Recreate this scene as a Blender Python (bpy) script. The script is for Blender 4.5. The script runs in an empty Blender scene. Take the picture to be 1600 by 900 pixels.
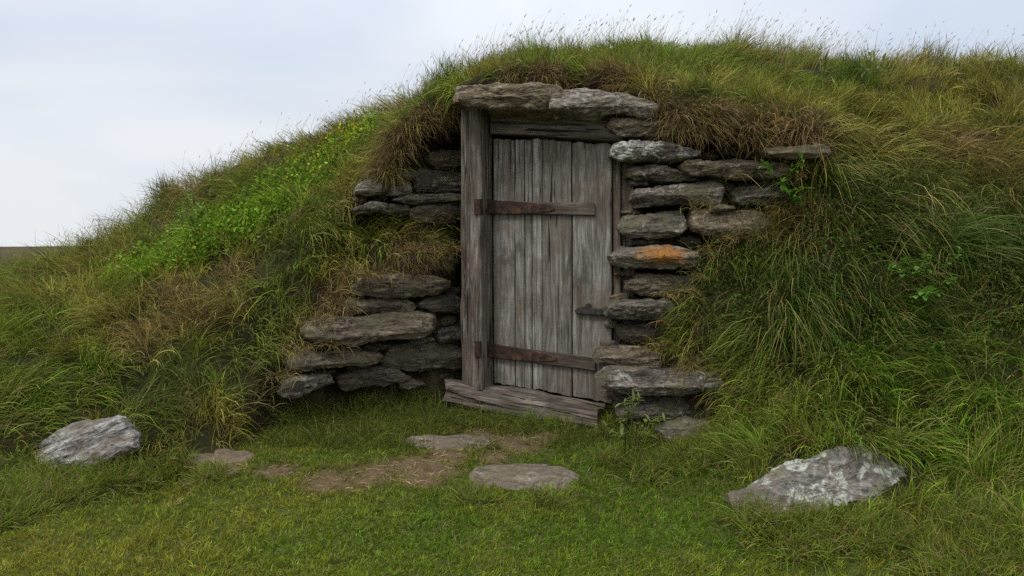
import bpy, math
import numpy as np
from mathutils import Vector, Matrix

# ------------------------------------------------------------------ camera, sky, sun, exposure
scene = bpy.context.scene
COL = scene.collection
FPX = 1208.0            # focal length in photo pixels (photo 1600 wide)
CX, HY, EYE = 800.0, 425.0, 1.0

cam_data = bpy.data.cameras.new('camera')
cam = bpy.data.objects.new('camera', cam_data)
COL.objects.link(cam)
cam.location = (0, 0, EYE)
cam.rotation_euler = (math.radians(90), 0, 0)
cam_data.sensor_width = 36.0
cam_data.lens = FPX / 1600.0 * 36.0
cam_data.shift_y = -(450.0 - HY) / 1600.0
cam_data.clip_end = 3000
cam_data.clip_start = 0.05
scene.camera = cam

SUN_EL, SUN_AZ = math.radians(52), math.radians(-42)   # az measured from behind the camera's left
world = bpy.data.worlds.new('World')
scene.world = world
world.use_nodes = True
wn, wl = world.node_tree.nodes, world.node_tree.links
wn.clear()
w_out = wn.new('ShaderNodeOutputWorld')
w_bg = wn.new('ShaderNodeBackground')
w_bg.inputs['Strength'].default_value = 0.1
sky = wn.new('ShaderNodeTexSky')
sky.sky_type = 'NISHITA'
sky.sun_disc = False
sky.sun_elevation = SUN_EL
sky.sun_rotation = math.radians(222)
w_co = wn.new('ShaderNodeTexCoord')
w_map = wn.new('ShaderNodeMapping')
w_map.inputs['Scale'].default_value = (1.0, 1.0, 2.6)
w_map.inputs['Location'].default_value = (0.35, 0.2, 0.55)
w_n = wn.new('ShaderNodeTexNoise')
w_n.inputs['Scale'].default_value = 1.7
w_n.inputs['Detail'].default_value = 4.0
w_n.inputs['Roughness'].default_value = 0.45
w_n.inputs['Distortion'].default_value = 0.4
w_r = wn.new('ShaderNodeValToRGB')
w_r.color_ramp.elements[0].position = 0.38
w_r.color_ramp.elements[0].color = (6.6, 7.35, 8.55, 1)
w_r.color_ramp.elements[1].position = 0.60
w_r.color_ramp.elements[1].color = (9.1, 9.4, 9.8, 1)
w_mix = wn.new('ShaderNodeMix')
w_mix.data_type = 'RGBA'
w_mix.inputs['Factor'].default_value = 0.92
wl.new(w_co.outputs['Generated'], w_map.inputs['Vector'])
wl.new(w_map.outputs['Vector'], w_n.inputs['Vector'])
wl.new(w_n.outputs['Fac'], w_r.inputs['Fac'])
wl.new(sky.outputs['Color'], w_mix.inputs['A'])
wl.new(w_r.outputs['Color'], w_mix.inputs['B'])
# an overcast sky grows brighter towards the zenith (about three times the horizon)
w_sep = wn.new('ShaderNodeSeparateXYZ')
wl.new(w_co.outputs['Generated'], w_sep.inputs['Vector'])
w_g = wn.new('ShaderNodeMapRange')
w_g.inputs['From Min'].default_value = 0.0; w_g.inputs['From Max'].default_value = 1.0
w_g.inputs['To Min'].default_value = 0.93; w_g.inputs['To Max'].default_value = 2.4
w_p = wn.new('ShaderNodeMath'); w_p.operation = 'POWER'; w_p.use_clamp = True
wl.new(w_sep.outputs['Z'], w_p.inputs[0]); w_p.inputs[1].default_value = 1.9
wl.new(w_p.outputs[0], w_g.inputs['Value'])
w_sc = wn.new('ShaderNodeVectorMath'); w_sc.operation = 'SCALE'
wl.new(w_mix.outputs['Result'], w_sc.inputs[0]); wl.new(w_g.outputs['Result'], w_sc.inputs['Scale'])
wl.new(w_sc.outputs['Vector'], w_bg.inputs['Color'])
wl.new(w_bg.outputs['Background'], w_out.inputs['Surface'])

sun_data = bpy.data.lights.new('sun', 'SUN')
sun_data.energy = 1.5
sun_data.angle = math.radians(14)
sun_data.color = (1.0, 0.97, 0.92)
sun = bpy.data.objects.new('sun', sun_data)
COL.objects.link(sun)
# light comes from the upper left, from behind the camera
_d = Vector((0.55, 0.62, -1.05)).normalized()
sun.rotation_euler = _d.to_track_quat('-Z', 'Y').to_euler()
sun.location = (-6, -6, 12)

scene.view_settings.view_transform = 'Standard'
scene.view_settings.look = 'None'
scene.view_settings.exposure = 0.0
scene.view_settings.gamma = 1.0
scene.render.engine = 'CYCLES'
scene.cycles.max_bounces = 5
scene.cycles.diffuse_bounces = 2
scene.cycles.glossy_bounces = 2
scene.cycles.transmission_bounces = 3
scene.cycles.transparent_max_bounces = 4
scene.cycles.use_denoising = False

# ------------------------------------------------------------------ helpers
rng = np.random.default_rng(11)

def at(px, py, Y):
    return np.array([(px - CX) / FPX * Y, Y, EYE + (HY - py) / FPX * Y])

_T3 = np.random.default_rng(5).random((64, 64, 64)).astype(np.float32)
def vnoise(p):
    """value noise on (...,3) points, 0..1"""
    p = np.asarray(p, dtype=np.float64)
    i = np.floor(p).astype(np.int64)
    f = p - i
    f = f * f * f * (f * (f * 6 - 15) + 10)
    i0 = i & 63
    i1 = (i + 1) & 63
    x0, y0, z0 = i0[..., 0], i0[..., 1], i0[..., 2]
    x1, y1, z1 = i1[..., 0], i1[..., 1], i1[..., 2]
    fx, fy, fz = f[..., 0], f[..., 1], f[..., 2]
    a = _T3[x0, y0, z0] * (1 - fx) + _T3[x1, y0, z0] * fx
    b = _T3[x0, y1, z0] * (1 - fx) + _T3[x1, y1, z0] * fx
    c = _T3[x0, y0, z1] * (1 - fx) + _T3[x1, y0, z1] * fx
    d = _T3[x0, y1, z1] * (1 - fx) + _T3[x1, y1, z1] * fx
    return (a * (1 - fy) + b * fy) * (1 - fz) + (c * (1 - fy) + d * fy) * fz

def fbm(p, octv=4, gain=0.5):
    p = np.asarray(p, dtype=np.float64)
    s, a, t = 0.0, 1.0, 0.0
    for k in range(octv):
        s = s + a * vnoise(p * (2.03 ** k) + 17.3 * k)
        t += a
        a *= gain
    return s / t

def noise2(x, y, sc, seed=0, octv=3):
    p = np.stack([x * sc + seed * 7.7, y * sc + seed * 3.1, np.full_like(x, seed * 1.37)], -1)
    return fbm(p, octv)

def sstep(a, b, x):
    t = np.clip((x - a) / (b - a), 0, 1)
    return t * t * (3 - 2 * t)

def mesh_from(name, verts, faces, smooth=False):
    me = bpy.data.meshes.new(name)
    me.from_pydata([tuple(v) for v in verts], [], [tuple(f) for f in faces])
    me.update()
    if smooth:
        me.polygons.foreach_set('use_smooth', [True] * len(me.polygons))
    return me

def mesh_fast(name, verts, loops, sizes, smooth=False):
    me = bpy.data.meshes.new(name)
    me.vertices.add(len(verts))
    me.vertices.foreach_set('co', np.ascontiguousarray(verts, dtype=np.float32).ravel())
    me.loops.add(len(loops))
    me.loops.foreach_set('vertex_index', np.ascontiguousarray(loops, dtype=np.int32))
    me.polygons.add(len(sizes))
    st = np.concatenate([[0], np.cumsum(sizes)[:-1]]).astype(np.int32)
    me.polygons.foreach_set('loop_start', st)
    if smooth:
        me.polygons.foreach_set('use_smooth', np.ones(len(sizes), dtype=bool))
    me.update(calc_edges=True)
    me.validate()
    return me

def link(name, data, parent=None, mat=None):
    o = bpy.data.objects.new(name, data)
    COL.objects.link(o)
    if parent is not None:
        o.parent = parent
    if mat is not None and data is not None:
        if len(data.materials) == 0:
            data.materials.append(mat)
    return o

def tag(o, label=None, cat=None, group=None, kind=None):
    if cat and not kind: kind = 'thing'
    if label: o['label'] = label
    if cat: o['category'] = cat
    if group: o['group'] = group
    if kind: o['kind'] = kind
    return o

def empty(name, loc, label, cat, group=None):
    o = bpy.data.objects.new(name, None)
    o.empty_display_size = 0.1
    COL.objects.link(o)
    o.location = loc
    return tag(o, label, cat, group, 'thing')

bpy_update = bpy.context.view_layer.update

# ------------------------------------------------------------------ materials
def new_mat(name):
    m = bpy.data.materials.new(name)
    m.use_nodes = True
    nt = m.node_tree
    b = nt.nodes['Principled BSDF']
    b.inputs['Specular IOR Level'].default_value = 0.25
    return m, nt.nodes, nt.links, b

def N(nodes, kind, **kw):
    n = nodes.new(kind)
    for k, v in kw.items():
        if k in n.inputs.keys():
            n.inputs[k].default_value = v
        else:
            setattr(n, k, v)
    return n

def ramp(nodes, stops):
    r = nodes.new('ShaderNodeValToRGB')
    el = r.color_ramp.elements
    while len(el) < len(stops):
        el.new(0.5)
    for e, (p, c) in zip(el, stops):
        e.position = p
        e.color = (*c, 1) if len(c) == 3 else c
    return r

def mixrgb(nodes, links, fac, a, b, blend='MIX'):
    m = nodes.new('ShaderNodeMix')
    m.data_type = 'RGBA'
    m.blend_type = blend
    for s, v in (('Factor', fac), ('A', a), ('B', b)):
        if hasattr(v, 'links'):
            links.new(v, m.inputs[s])
        elif isinstance(v, (int, float)):
            m.inputs[s].default_value = v
        else:
            m.inputs[s].default_value = (*v, 1)
    return m.outputs['Result']

def stone_mat(name, dark, mid, light, lichen=0.5, lichen_col=(0.42, 0.43, 0.38), orange=0.0, moss=0.0, strata=(3, 3, 16), lscale=9.0, tilt=0.08):
    m, n, l, b = new_mat(name)
    tc = N(n, 'ShaderNodeTexCoord')
    oi = N(n, 'ShaderNodeObjectInfo')
    off = N(n, 'ShaderNodeVectorMath', operation='MULTIPLY_ADD')
    rv = N(n, 'ShaderNodeCombineXYZ')
    for k in 'XYZ':
        l.new(oi.outputs['Random'], rv.inputs[k])
    l.new(rv.outputs['Vector'], off.inputs[0])
    off.inputs[1].default_value = (37, 21, 13)
    l.new(tc.outputs['Object'], off.inputs[2])
    mp = N(n, 'ShaderNodeMapping')
    mp.inputs['Scale'].default_value = strata
    mp0 = N(n, 'ShaderNodeMapping')
    mp0.inputs['Rotation'].default_value = (0.12, tilt, 0)
    l.new(off.outputs['Vector'], mp0.inputs['Vector'])
    l.new(mp0.outputs['Vector'], mp.inputs['Vector'])
    st = N(n, 'ShaderNodeTexNoise', Scale=2.2, Detail=6.0, Roughness=0.65, Distortion=0.6)
    l.new(mp.outputs['Vector'], st.inputs['Vector'])
    fine = N(n, 'ShaderNodeTexNoise', Scale=38.0, Detail=5.0, Roughness=0.7)
    l.new(off.outputs['Vector'], fine.inputs['Vector'])
    big = N(n, 'ShaderNodeTexNoise', Scale=5.0, Detail=3.0, Roughness=0.6)
    l.new(off.outputs['Vector'], big.inputs['Vector'])
    r = ramp(n, [(0.36, dark), (0.50, mid), (0.64, light)])
    l.new(st.outputs['Fac'], r.inputs['Fac'])
    r2 = ramp(n, [(0.36, (0.45, 0.43, 0.40)), (0.52, (1.0, 0.98, 0.95)), (0.66, (1.45, 1.4, 1.32))])
    l.new(fine.outputs['Fac'], r2.inputs['Fac'])
    col = mixrgb(n, l, 1.0, r.outputs['Color'], r2.outputs['Color'], 'MULTIPLY')
    # brownish weathering
    rb = ramp(n, [(0.45, (0, 0, 0)), (0.65, (1, 1, 1))])
    l.new(big.outputs['Fac'], rb.inputs['Fac'])
    fb = N(n, 'ShaderNodeMath', operation='MULTIPLY')
    l.new(rb.outputs['Color'], fb.inputs[0]); fb.inputs[1].default_value = 0.62
    col = mixrgb(n, l, fb.outputs[0], col, (0.15, 0.115, 0.075))
    # lichen crust patches
    li = N(n, 'ShaderNodeTexNoise', Scale=lscale, Detail=6.0, Roughness=0.72, Distortion=0.3)
    l.new(off.outputs['Vector'], li.inputs['Vector'])
    lr = ramp(n, [(0.66 - 0.16 * lichen, (0, 0, 0)), (0.70 - 0.16 * lichen, (1, 1, 1))])
    l.new(li.outputs['Fac'], lr.inputs['Fac'])
    lf = N(n, 'ShaderNodeMath', operation='MULTIPLY')
    l.new(lr.outputs['Color'], lf.inputs[0]); lf.inputs[1].default_value = min(0.85, 0.4 + 0.5 * lichen)
    lcol = mixrgb(n, l, 1.0, lichen_col, r2.outputs['Color'], 'MULTIPLY')
    col = mixrgb(n, l, lf.outputs[0], col, lcol)
    if orange > 0:
        geo = N(n, 'ShaderNodeTexCoord')
        mp2 = N(n, 'ShaderNodeMapping')
        mp2.inputs['Location'].default_value = (-0.15, 0, -0.35)
        mp2.inputs['Scale'].default_value = (6.5, 2.0, 17)
        l.new(geo.outputs['Object'], mp2.inputs['Vector'])
        gr = N(n, 'ShaderNodeVectorMath', operation='LENGTH')
        l.new(mp2.outputs['Vector'], gr.inputs[0])
        on = N(n, 'ShaderNodeTexNoise', Scale=26.0, Detail=4.0, Roughness=0.7)
        l.new(off.outputs['Vector'], on.inputs['Vector'])
        sb = N(n, 'ShaderNodeMath', operation='MULTIPLY_ADD')
        l.new(gr.outputs['Value'], sb.inputs[0]); sb.inputs[1].default_value = -0.35
        l.new(on.outputs['Fac'], sb.inputs[2])
        orr = ramp(n, [(0.10, (0, 0, 0)), (0.20, (0.55, 0.55, 0.55)), (0.36, (1, 1, 1))])
        l.new(sb.outputs[0], orr.inputs['Fac'])
        of = N(n, 'ShaderNodeMath', operation='MULTIPLY')
        l.new(orr.outputs['Color'], of.inputs[0]); of.inputs[1].default_value = orange
        col = mixrgb(n, l, of.outputs[0], col, (0.36, 0.155, 0.035))
    if moss > 0:
        mr = ramp(n, [(0.52, (0, 0, 0)), (0.66, (1, 1, 1))])
        l.new(big.outputs['Fac'], mr.inputs['Fac'])
        mf = N(n, 'ShaderNodeMath', operation='MULTIPLY')
        l.new(mr.outputs['Color'], mf.inputs[0]); mf.inputs[1].default_value = moss
        col = mixrgb(n, l, mf.outputs[0], col, (0.10, 0.105, 0.045))
    l.new(col, b.inputs['Base Color'])
    b.inputs['Roughness'].default_value = 0.85
    hm = N(n, 'ShaderNodeMath', operation='MULTIPLY_ADD')
    l.new(fine.outputs['Fac'], hm.inputs[0]); hm.inputs[1].default_value = 0.35
    l.new(st.outputs['Fac'], hm.inputs[2])
    bp = N(n, 'ShaderNodeBump', Strength=1.0, Distance=0.02)
    l.new(hm.outputs[0], bp.inputs['Height'])
    l.new(bp.outputs['Normal'], b.inputs['Normal'])
    return m

def wood_mat(name, dark, mid, light, brown=0.3, brown_col=(0.10, 0.065, 0.04), rough=0.85, split=0.345):
    m, n, l, b = new_mat(name)
    tc = N(n, 'ShaderNodeTexCoord')
    oi = N(n, 'ShaderNodeObjectInfo')
    rv = N(n, 'ShaderNodeCombineXYZ')
    for k in 'XYZ':
        l.new(oi.outputs['Random'], rv.inputs[k])
    off = N(n, 'ShaderNodeVectorMath', operation='MULTIPLY_ADD')
    l.new(rv.outputs['Vector'], off.inputs[0])
    off.inputs[1].default_value = (41, 23, 11)
    l.new(tc.outputs['Object'], off.inputs[2])
    mp = N(n, 'ShaderNodeMapping')
    mp.inputs['Scale'].default_value = (1, 1, 0.06)      # the grain runs along local Z
    l.new(off.outputs['Vector'], mp.inputs['Vector'])
    g1 = N(n, 'ShaderNodeTexNoise', Scale=52.0, Detail=7.0, Roughness=0.7, Distortion=0.9)
    l.new(mp.outputs['Vector'], g1.inputs['Vector'])
    mp2 = N(n, 'ShaderNodeMapping')
    mp2.inputs['Scale'].default_value = (1, 1, 0.10)
    l.new(off.outputs['Vector'], mp2.inputs['Vector'])
    g2 = N(n, 'ShaderNodeTexNoise', Scale=24.0, Detail=4.0, Roughness=0.6, Distortion=0.8)
    l.new(mp2.outputs['Vector'], g2.inputs['Vector'])
    mp4 = N(n, 'ShaderNodeMapping')
    mp4.inputs['Scale'].default_value = (1, 1, 0.3)
    l.new(off.outputs['Vector'], mp4.inputs['Vector'])
    bl = N(n, 'ShaderNodeTexNoise', Scale=4.5, Detail=5.0, Roughness=0.65)
    l.new(off.outputs['Vector'], bl.inputs['Vector'])
    fl = N(n, 'ShaderNodeTexNoise', Scale=120.0, Detail=3.0, Roughness=0.7)
    l.new(mp2.outputs['Vector'], fl.inputs['Vector'])
    r = ramp(n, [(0.34, dark), (0.49, mid), (0.66, light)])
    l.new(g1.outputs['Fac'], r.inputs['Fac'])
    r2 = ramp(n, [(0.36, (0.6, 0.56, 0.52)), (0.47, (0.95, 0.95, 0.95)), (0.66, (1.12, 1.12, 1.12))])
    l.new(g2.outputs['Fac'], r2.inputs['Fac'])
    col = mixrgb(n, l, 0.9, r.outputs['Color'], r2.outputs['Color'], 'MULTIPLY')
    # every board has weathered to its own tone
    vr = ramp(n, [(0.0, (0.78, 0.75, 0.71)), (0.5, (0.97, 0.95, 0.93)), (1.0, (1.12, 1.12, 1.12))])
    l.new(oi.outputs['Random'], vr.inputs['Fac'])
    col = mixrgb(n, l, 1.0, col, vr.outputs['Color'], 'MULTIPLY')
    # dark damp blotches
    db = N(n, 'ShaderNodeTexNoise', Scale=9.0, Detail=6.0, Roughness=0.7, Distortion=0.4)
    l.new(mp4.outputs['Vector'], db.inputs['Vector'])
    dr = ramp(n, [(0.52, (0, 0, 0)), (0.64, (0.65, 0.65, 0.65))])
    l.new(db.outputs['Fac'], dr.inputs['Fac'])
    col = mixrgb(n, l, dr.outputs['Color'], col, (0.045, 0.035, 0.028))
    rb = ramp(n, [(0.44, (0, 0, 0)), (0.60, (1, 1, 1))])
    l.new(bl.outputs['Fac'], rb.inputs['Fac'])
    fb = N(n, 'ShaderNodeMath', operation='MULTIPLY')
    l.new(rb.outputs['Color'], fb.inputs[0]); fb.inputs[1].default_value = brown
    col = mixrgb(n, l, fb.outputs[0], col, brown_col)
    # open splits along the grain, coloured dark
    mp3 = N(n, 'ShaderNodeMapping')
    mp3.inputs['Scale'].default_value = (1, 1, 0.035)
    l.new(off.outputs['Vector'], mp3.inputs['Vector'])
    cr = N(n, 'ShaderNodeTexNoise', Scale=46.0, Detail=3.0, Roughness=0.55, Distortion=0.3)
    l.new(mp3.outputs['Vector'], cr.inputs['Vector'])
    crr = ramp(n, [(split - 0.04, (1, 1, 1)), (split, (0, 0, 0))])
    l.new(cr.outputs['Fac'], crr.inputs['Fac'])
    col = mixrgb(n, l, crr.outputs['Color'], col, (0.018, 0.014, 0.011))
    l.new(col, b.inputs['Base Color'])
    b.inputs['Roughness'].default_value = rough
    h1 = N(n, 'ShaderNodeMath', operation='MULTIPLY_ADD')
    l.new(fl.outputs['Fac'], h1.inputs[0]); h1.inputs[1].default_value = 0.3
    l.new(g1.outputs['Fac'], h1.inputs[2])
    h2 = N(n, 'ShaderNodeMath', operation='SUBTRACT')
    l.new(h1.outputs[0], h2.inputs[0]); l.new(crr.outputs['Color'], h2.inputs[1])
    bp = N(n, 'ShaderNodeBump', Strength=1.0, Distance=0.006)
    l.new(h2.outputs[0], bp.inputs['Height'])
    l.new(bp.outputs['Normal'], b.inputs['Normal'])
    return m

def rust_mat():
    m, n, l, b = new_mat('rusty_iron')
    tc = N(n, 'ShaderNodeTexCoord')
    a = N(n, 'ShaderNodeTexNoise', Scale=22.0, Detail=6.0, Roughness=0.7)
    l.new(tc.outputs['Object'], a.inputs['Vector'])
    r = ramp(n, [(0.36, (0.016, 0.011, 0.009)), (0.52, (0.042, 0.022, 0.015)), (0.66, (0.10, 0.05, 0.028))])
    l.new(a.outputs['Fac'], r.inputs['Fac'])
    l.new(r.outputs['Color'], b.inputs['Base Color'])
    b.inputs['Roughness'].default_value = 0.8
    f = N(n, 'ShaderNodeTexNoise', Scale=140.0, Detail=3.0)
    l.new(tc.outputs['Object'], f.inputs['Vector'])
    bp = N(n, 'ShaderNodeBump', Strength=0.6, Distance=0.003)
    l.new(f.outputs['Fac'], bp.inputs['Height'])
    l.new(bp.outputs['Normal'], b.inputs['Normal'])
    return m

def ground_mat():
    m, n, l, b = new_mat('turf_soil')
    at_ = N(n, 'ShaderNodeAttribute', attribute_name='soil')
    tc = N(n, 'ShaderNodeTexCoord')
    f = N(n, 'ShaderNodeTexNoise', Scale=30.0, Detail=6.0, Roughness=0.7)
    l.new(tc.outputs['Object'], f.inputs['Vector'])
    r = ramp(n, [(0.3, (0.6, 0.6, 0.6)), (0.72, (1.35, 1.3, 1.25))])
    l.new(f.outputs['Fac'], r.inputs['Fac'])
    col = mixrgb(n, l, 1.0, at_.outputs['Color'], r.outputs['Color'], 'MULTIPLY')
    l.new(col, b.inputs['Base Color'])
    b.inputs['Roughness'].default_value = 0.95
    b.inputs['Specular IOR Level'].default_value = 0.1
    bp = N(n, 'ShaderNodeBump', Strength=0.9, Distance=0.02)
    l.new(f.outputs['Fac'], bp.inputs['Height'])
    l.new(bp.outputs['Normal'], b.inputs['Normal'])
    return m

def leaf_mat(name='grass_blade', transl=0.27, rough=0.55):
    m, n, l, b = new_mat(name)
    a = N(n, 'ShaderNodeAttribute', attribute_name='tint')
    l.new(a.outputs['Color'], b.inputs['Base Color'])
    b.inputs['Roughness'].default_value = rough
    b.inputs['Specular IOR Level'].default_value = 0.06
    t = N(n, 'ShaderNodeBsdfTranslucent')
    l.new(a.outputs['Color'], t.inputs['Color'])
    mx = N(n, 'ShaderNodeMixShader')
    mx.inputs[0].default_value = transl
    l.new(b.outputs[0], mx.inputs[1]); l.new(t.outputs[0], mx.inputs[2])
    l.new(mx.outputs[0], n['Material Output'].inputs['Surface'])
    return m

def plain_leaf_mat(name, c0, c1, transl=0.3):
    m, n, l, b = new_mat(name)
    oi = N(n, 'ShaderNodeObjectInfo')
    tc = N(n, 'ShaderNodeTexCoord')
    f = N(n, 'ShaderNodeTexNoise', Scale=60.0, Detail=3.0)
    l.new(tc.outputs['Object'], f.inputs['Vector'])
    ad = N(n, 'ShaderNodeMath', operation='MULTIPLY_ADD')
    l.new(f.outputs['Fac'], ad.inputs[0]); ad.inputs[1].default_value = 0.5
    l.new(oi.outputs['Random'], ad.inputs[2])
    r = ramp(n, [(0.2, c0), (1.1, c1)])
    l.new(ad.outputs[0], r.inputs['Fac'])
    l.new(r.outputs['Color'], b.inputs['Base Color'])
    b.inputs['Roughness'].default_value = 0.5
    t = N(n, 'ShaderNodeBsdfTranslucent')
    l.new(r.outputs['Color'], t.inputs['Color'])
    mx = N(n, 'ShaderNodeMixShader')
    mx.inputs[0].default_value = transl
    l.new(b.outputs[0], mx.inputs[1]); l.new(t.outputs[0], mx.inputs[2])
    l.new(mx.outputs[0], n['Material Output'].inputs['Surface'])
    return m

M_STONE = stone_mat('wall_slate', (0.034, 0.029, 0.022), (0.092, 0.081, 0.063), (0.24, 0.215, 0.175), lichen=0.45, moss=0.45)
M_STONE_DARK = stone_mat('deep_wall_slate', (0.038, 0.033, 0.026), (0.09, 0.078, 0.061), (0.19, 0.167, 0.135), lichen=0.2, moss=0.3)
M_STONE_WARM = stone_mat('ochre_slate', (0.052, 0.040, 0.027), (0.130, 0.103, 0.068), (0.28, 0.232, 0.165), lichen=0.25, moss=0.35)
M_STONE_LICHEN = stone_mat('lichened_slate', (0.07, 0.065, 0.058), (0.15, 0.14, 0.125), (0.28, 0.265, 0.24), lichen=1.15, lichen_col=(0.48, 0.49, 0.44))
M_STONE_ORANGE = stone_mat('orange_lichen_slate', (0.06, 0.05, 0.04), (0.15, 0.13, 0.10), (0.29, 0.26, 0.21), lichen=0.35, orange=0.95)
M_CAP = stone_mat('capstone_slate', (0.065, 0.050, 0.032), (0.165, 0.130, 0.082), (0.32, 0.268, 0.185), lichen=0.35, lichen_col=(0.40, 0.33, 0.17), moss=0.25)
M_CAP2 = stone_mat('pale_capstone_slate', (0.08, 0.068, 0.053), (0.20, 0.175, 0.14), (0.40, 0.365, 0.31), lichen=0.5)
M_BOULDER = stone_mat('lichened_boulder', (0.09, 0.085, 0.075), (0.17, 0.155, 0.135), (0.28, 0.26, 0.225), lichen=0.8, lichen_col=(0.46, 0.47, 0.41), strata=(2, 4, 7), lscale=7.0)
M_BOULDER2 = stone_mat('striped_boulder', (0.07, 0.065, 0.06), (0.20, 0.185, 0.17), (0.44, 0.42, 0.39), lichen=0.4, strata=(3, 5, 18), tilt=0.45)
M_PATH = stone_mat('trodden_stone', (0.10, 0.080, 0.058), (0.16, 0.130, 0.094), (0.23, 0.19, 0.145), lichen=0.1, strata=(4, 8, 6))
M_PATHB = stone_mat('earthy_stone', (0.11, 0.078, 0.053), (0.17, 0.12, 0.082), (0.24, 0.175, 0.125), lichen=0.0, strata=(4, 8, 6))
M_DOOR = wood_mat('weathered_door_wood', (0.098, 0.088, 0.073), (0.212, 0.198, 0.170), (0.38, 0.362, 0.32), brown=0.6, brown_col=(0.120, 0.090, 0.062))
M_POST = wood_mat('weathered_post_wood', (0.05, 0.042, 0.032), (0.152, 0.134, 0.108), (0.32, 0.292, 0.245), brown=0.5, brown_col=(0.10, 0.07, 0.05), split=0.385)
M_JAMB = wood_mat('brown_jamb_wood', (0.06, 0.045, 0.034), (0.16, 0.13, 0.10), (0.28, 0.24, 0.195), brown=0.5, brown_col=(0.11, 0.075, 0.05))
M_SILL = wood_mat('brown_log_wood', (0.045, 0.036, 0.028), (0.125, 0.102, 0.078), (0.25, 0.212, 0.165), brown=0.45, brown_col=(0.075, 0.055, 0.038), split=0.38)
M_BATTEN = wood_mat('batten_wood', (0.045, 0.036, 0.028), (0.12, 0.098, 0.075), (0.24, 0.205, 0.165), brown=0.55, brown_col=(0.06, 0.036, 0.025))
M_RUST = rust_mat()
def iron_mat():
    m, n, l, b = new_mat('dark_iron')
    tc = N(n, 'ShaderNodeTexCoord')
    a = N(n, 'ShaderNodeTexNoise', Scale=40.0, Detail=5.0, Roughness=0.7)
    l.new(tc.outputs['Object'], a.inputs['Vector'])
    r = ramp(n, [(0.38, (0.018, 0.016, 0.015)), (0.6, (0.05, 0.043, 0.038))])
    l.new(a.outputs['Fac'], r.inputs['Fac']); l.new(r.outputs['Color'], b.inputs['Base Color'])
    b.inputs['Roughness'].default_value = 0.7
    return m
M_IRON = iron_mat()
M_GROUND = ground_mat()
M_GRASS = leaf_mat()
M_DRY = leaf_mat('dry_strand', 0.15, 0.7)

# ------------------------------------------------------------------ terrain: mound with a cut-in entrance
def lawn(x, y):
    z = -0.09 + np.where(y < 4.1, 0.13 * (y - 4.1), 0.15 * (y - 4.1))
    z = np.where(y < 2.4, -0.09 + 0.13 * (2.4 - 4.1) + 0.03 * (y - 2.4), z)
    z = np.where(y > 5.6, -0.09 + 0.225, z)
    return z - 0.015 * x

class Rbf:
    def __init__(self, pts, smooth=0.002):
        P = np.array(pts, float)
        self.xy, z = P[:, :2], P[:, 2]
        n = len(P)
        K = self.phi(np.linalg.norm(self.xy[:, None] - self.xy[None], axis=-1)) + smooth * np.eye(n)
        Q = np.c_[np.ones(n), self.xy]
        A = np.block([[K, Q], [Q.T, np.zeros((3, 3))]])
        s = np.linalg.lstsq(A, np.r_[z, 0, 0, 0], rcond=None)[0]
        self.w, self.c = s[:n], s[n:]
    @staticmethod
    def phi(r):
        return r * r * np.log(np.maximum(r, 1e-9)) * 0.5 + 0.02 * r
    def __call__(self, x, y):
        sh = x.shape
        x, y = x.ravel(), y.ravel()
        out = np.empty(len(x))
        for a in range(0, len(x), 20000):
            p = np.c_[x[a:a + 20000], y[a:a + 20000]]
            d = np.linalg.norm(p[:, None] - self.xy[None], axis=-1)
            out[a:a + 20000] = self.phi(d) @ self.w + self.c[0] + p @ self.c[1:]
        return out.reshape(sh)

ridge = [(-60, 446, 6.6), (0, 440, 6.7), (60, 426, 6.7), (120, 404, 6.8), (180, 378, 6.8), (250, 329, 6.8), (300, 297, 6.8), (400, 255, 6.8), (500, 221, 6.7),
         (600, 192, 6.6), (650, 166, 6.5), (700, 140, 6.4), (760, 116, 6.3), (800, 97, 6.3), (900, 84, 6.4), (1000, 76, 6.5),
         (1100, 80, 6.6), (1200, 86, 6.6), (1300, 97, 6.6), (1400, 106, 6.6), (1500, 100, 6.5), (1600, 112, 6.5),
         (1800, 140, 6.5), (2000, 180, 6.5)]
left_bank = [(560, 290, 5.55), (520, 340, 5.40), (500, 400, 5.2), (400, 300, 6.1), (400, 400, 5.35), (400, 500, 4.95), (500, 300, 6.05), (600, 245, 5.8),
             (300, 350, 6.05), (300, 500, 5.0), (300, 600, 4.6), (200, 500, 5.0), (200, 400, 6.0), (100, 450, 5.7),
             (100, 550, 4.8), (0, 450, 6.0), (0, 550, 4.75), (0, 650, 4.2), (-150, 500, 5.5), (-150, 600, 4.3), (-200, 750, 3.6),
             (455, 560, 4.88), (430, 605, 4.70), (410, 640, 4.58), (300, 670, 4.38), (200, 690, 4.25), (60, 735, 4.0), (0, 780, 3.7), (-100, 830, 3.4), (500, 500, 5.05), (540, 430, 5.25)]
right_bank = [(1500, 600, 3.95), (1500, 500, 4.25), (1500, 400, 4.5), (1600, 600, 3.8), (1600, 450, 4.2), (1600, 350, 4.5), (1600, 220, 5.15),
              (1600, 750, 3.35), (1500, 740, 3.6), (1400, 400, 4.62), (1400, 500, 4.42), (1400, 300, 4.78), (1500, 300, 4.75),
              (1800, 300, 4.6), (1800, 500, 3.9), (1800, 800, 3.1), (1600, 850, 3.1), (1500, 840, 3.22)]
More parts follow.
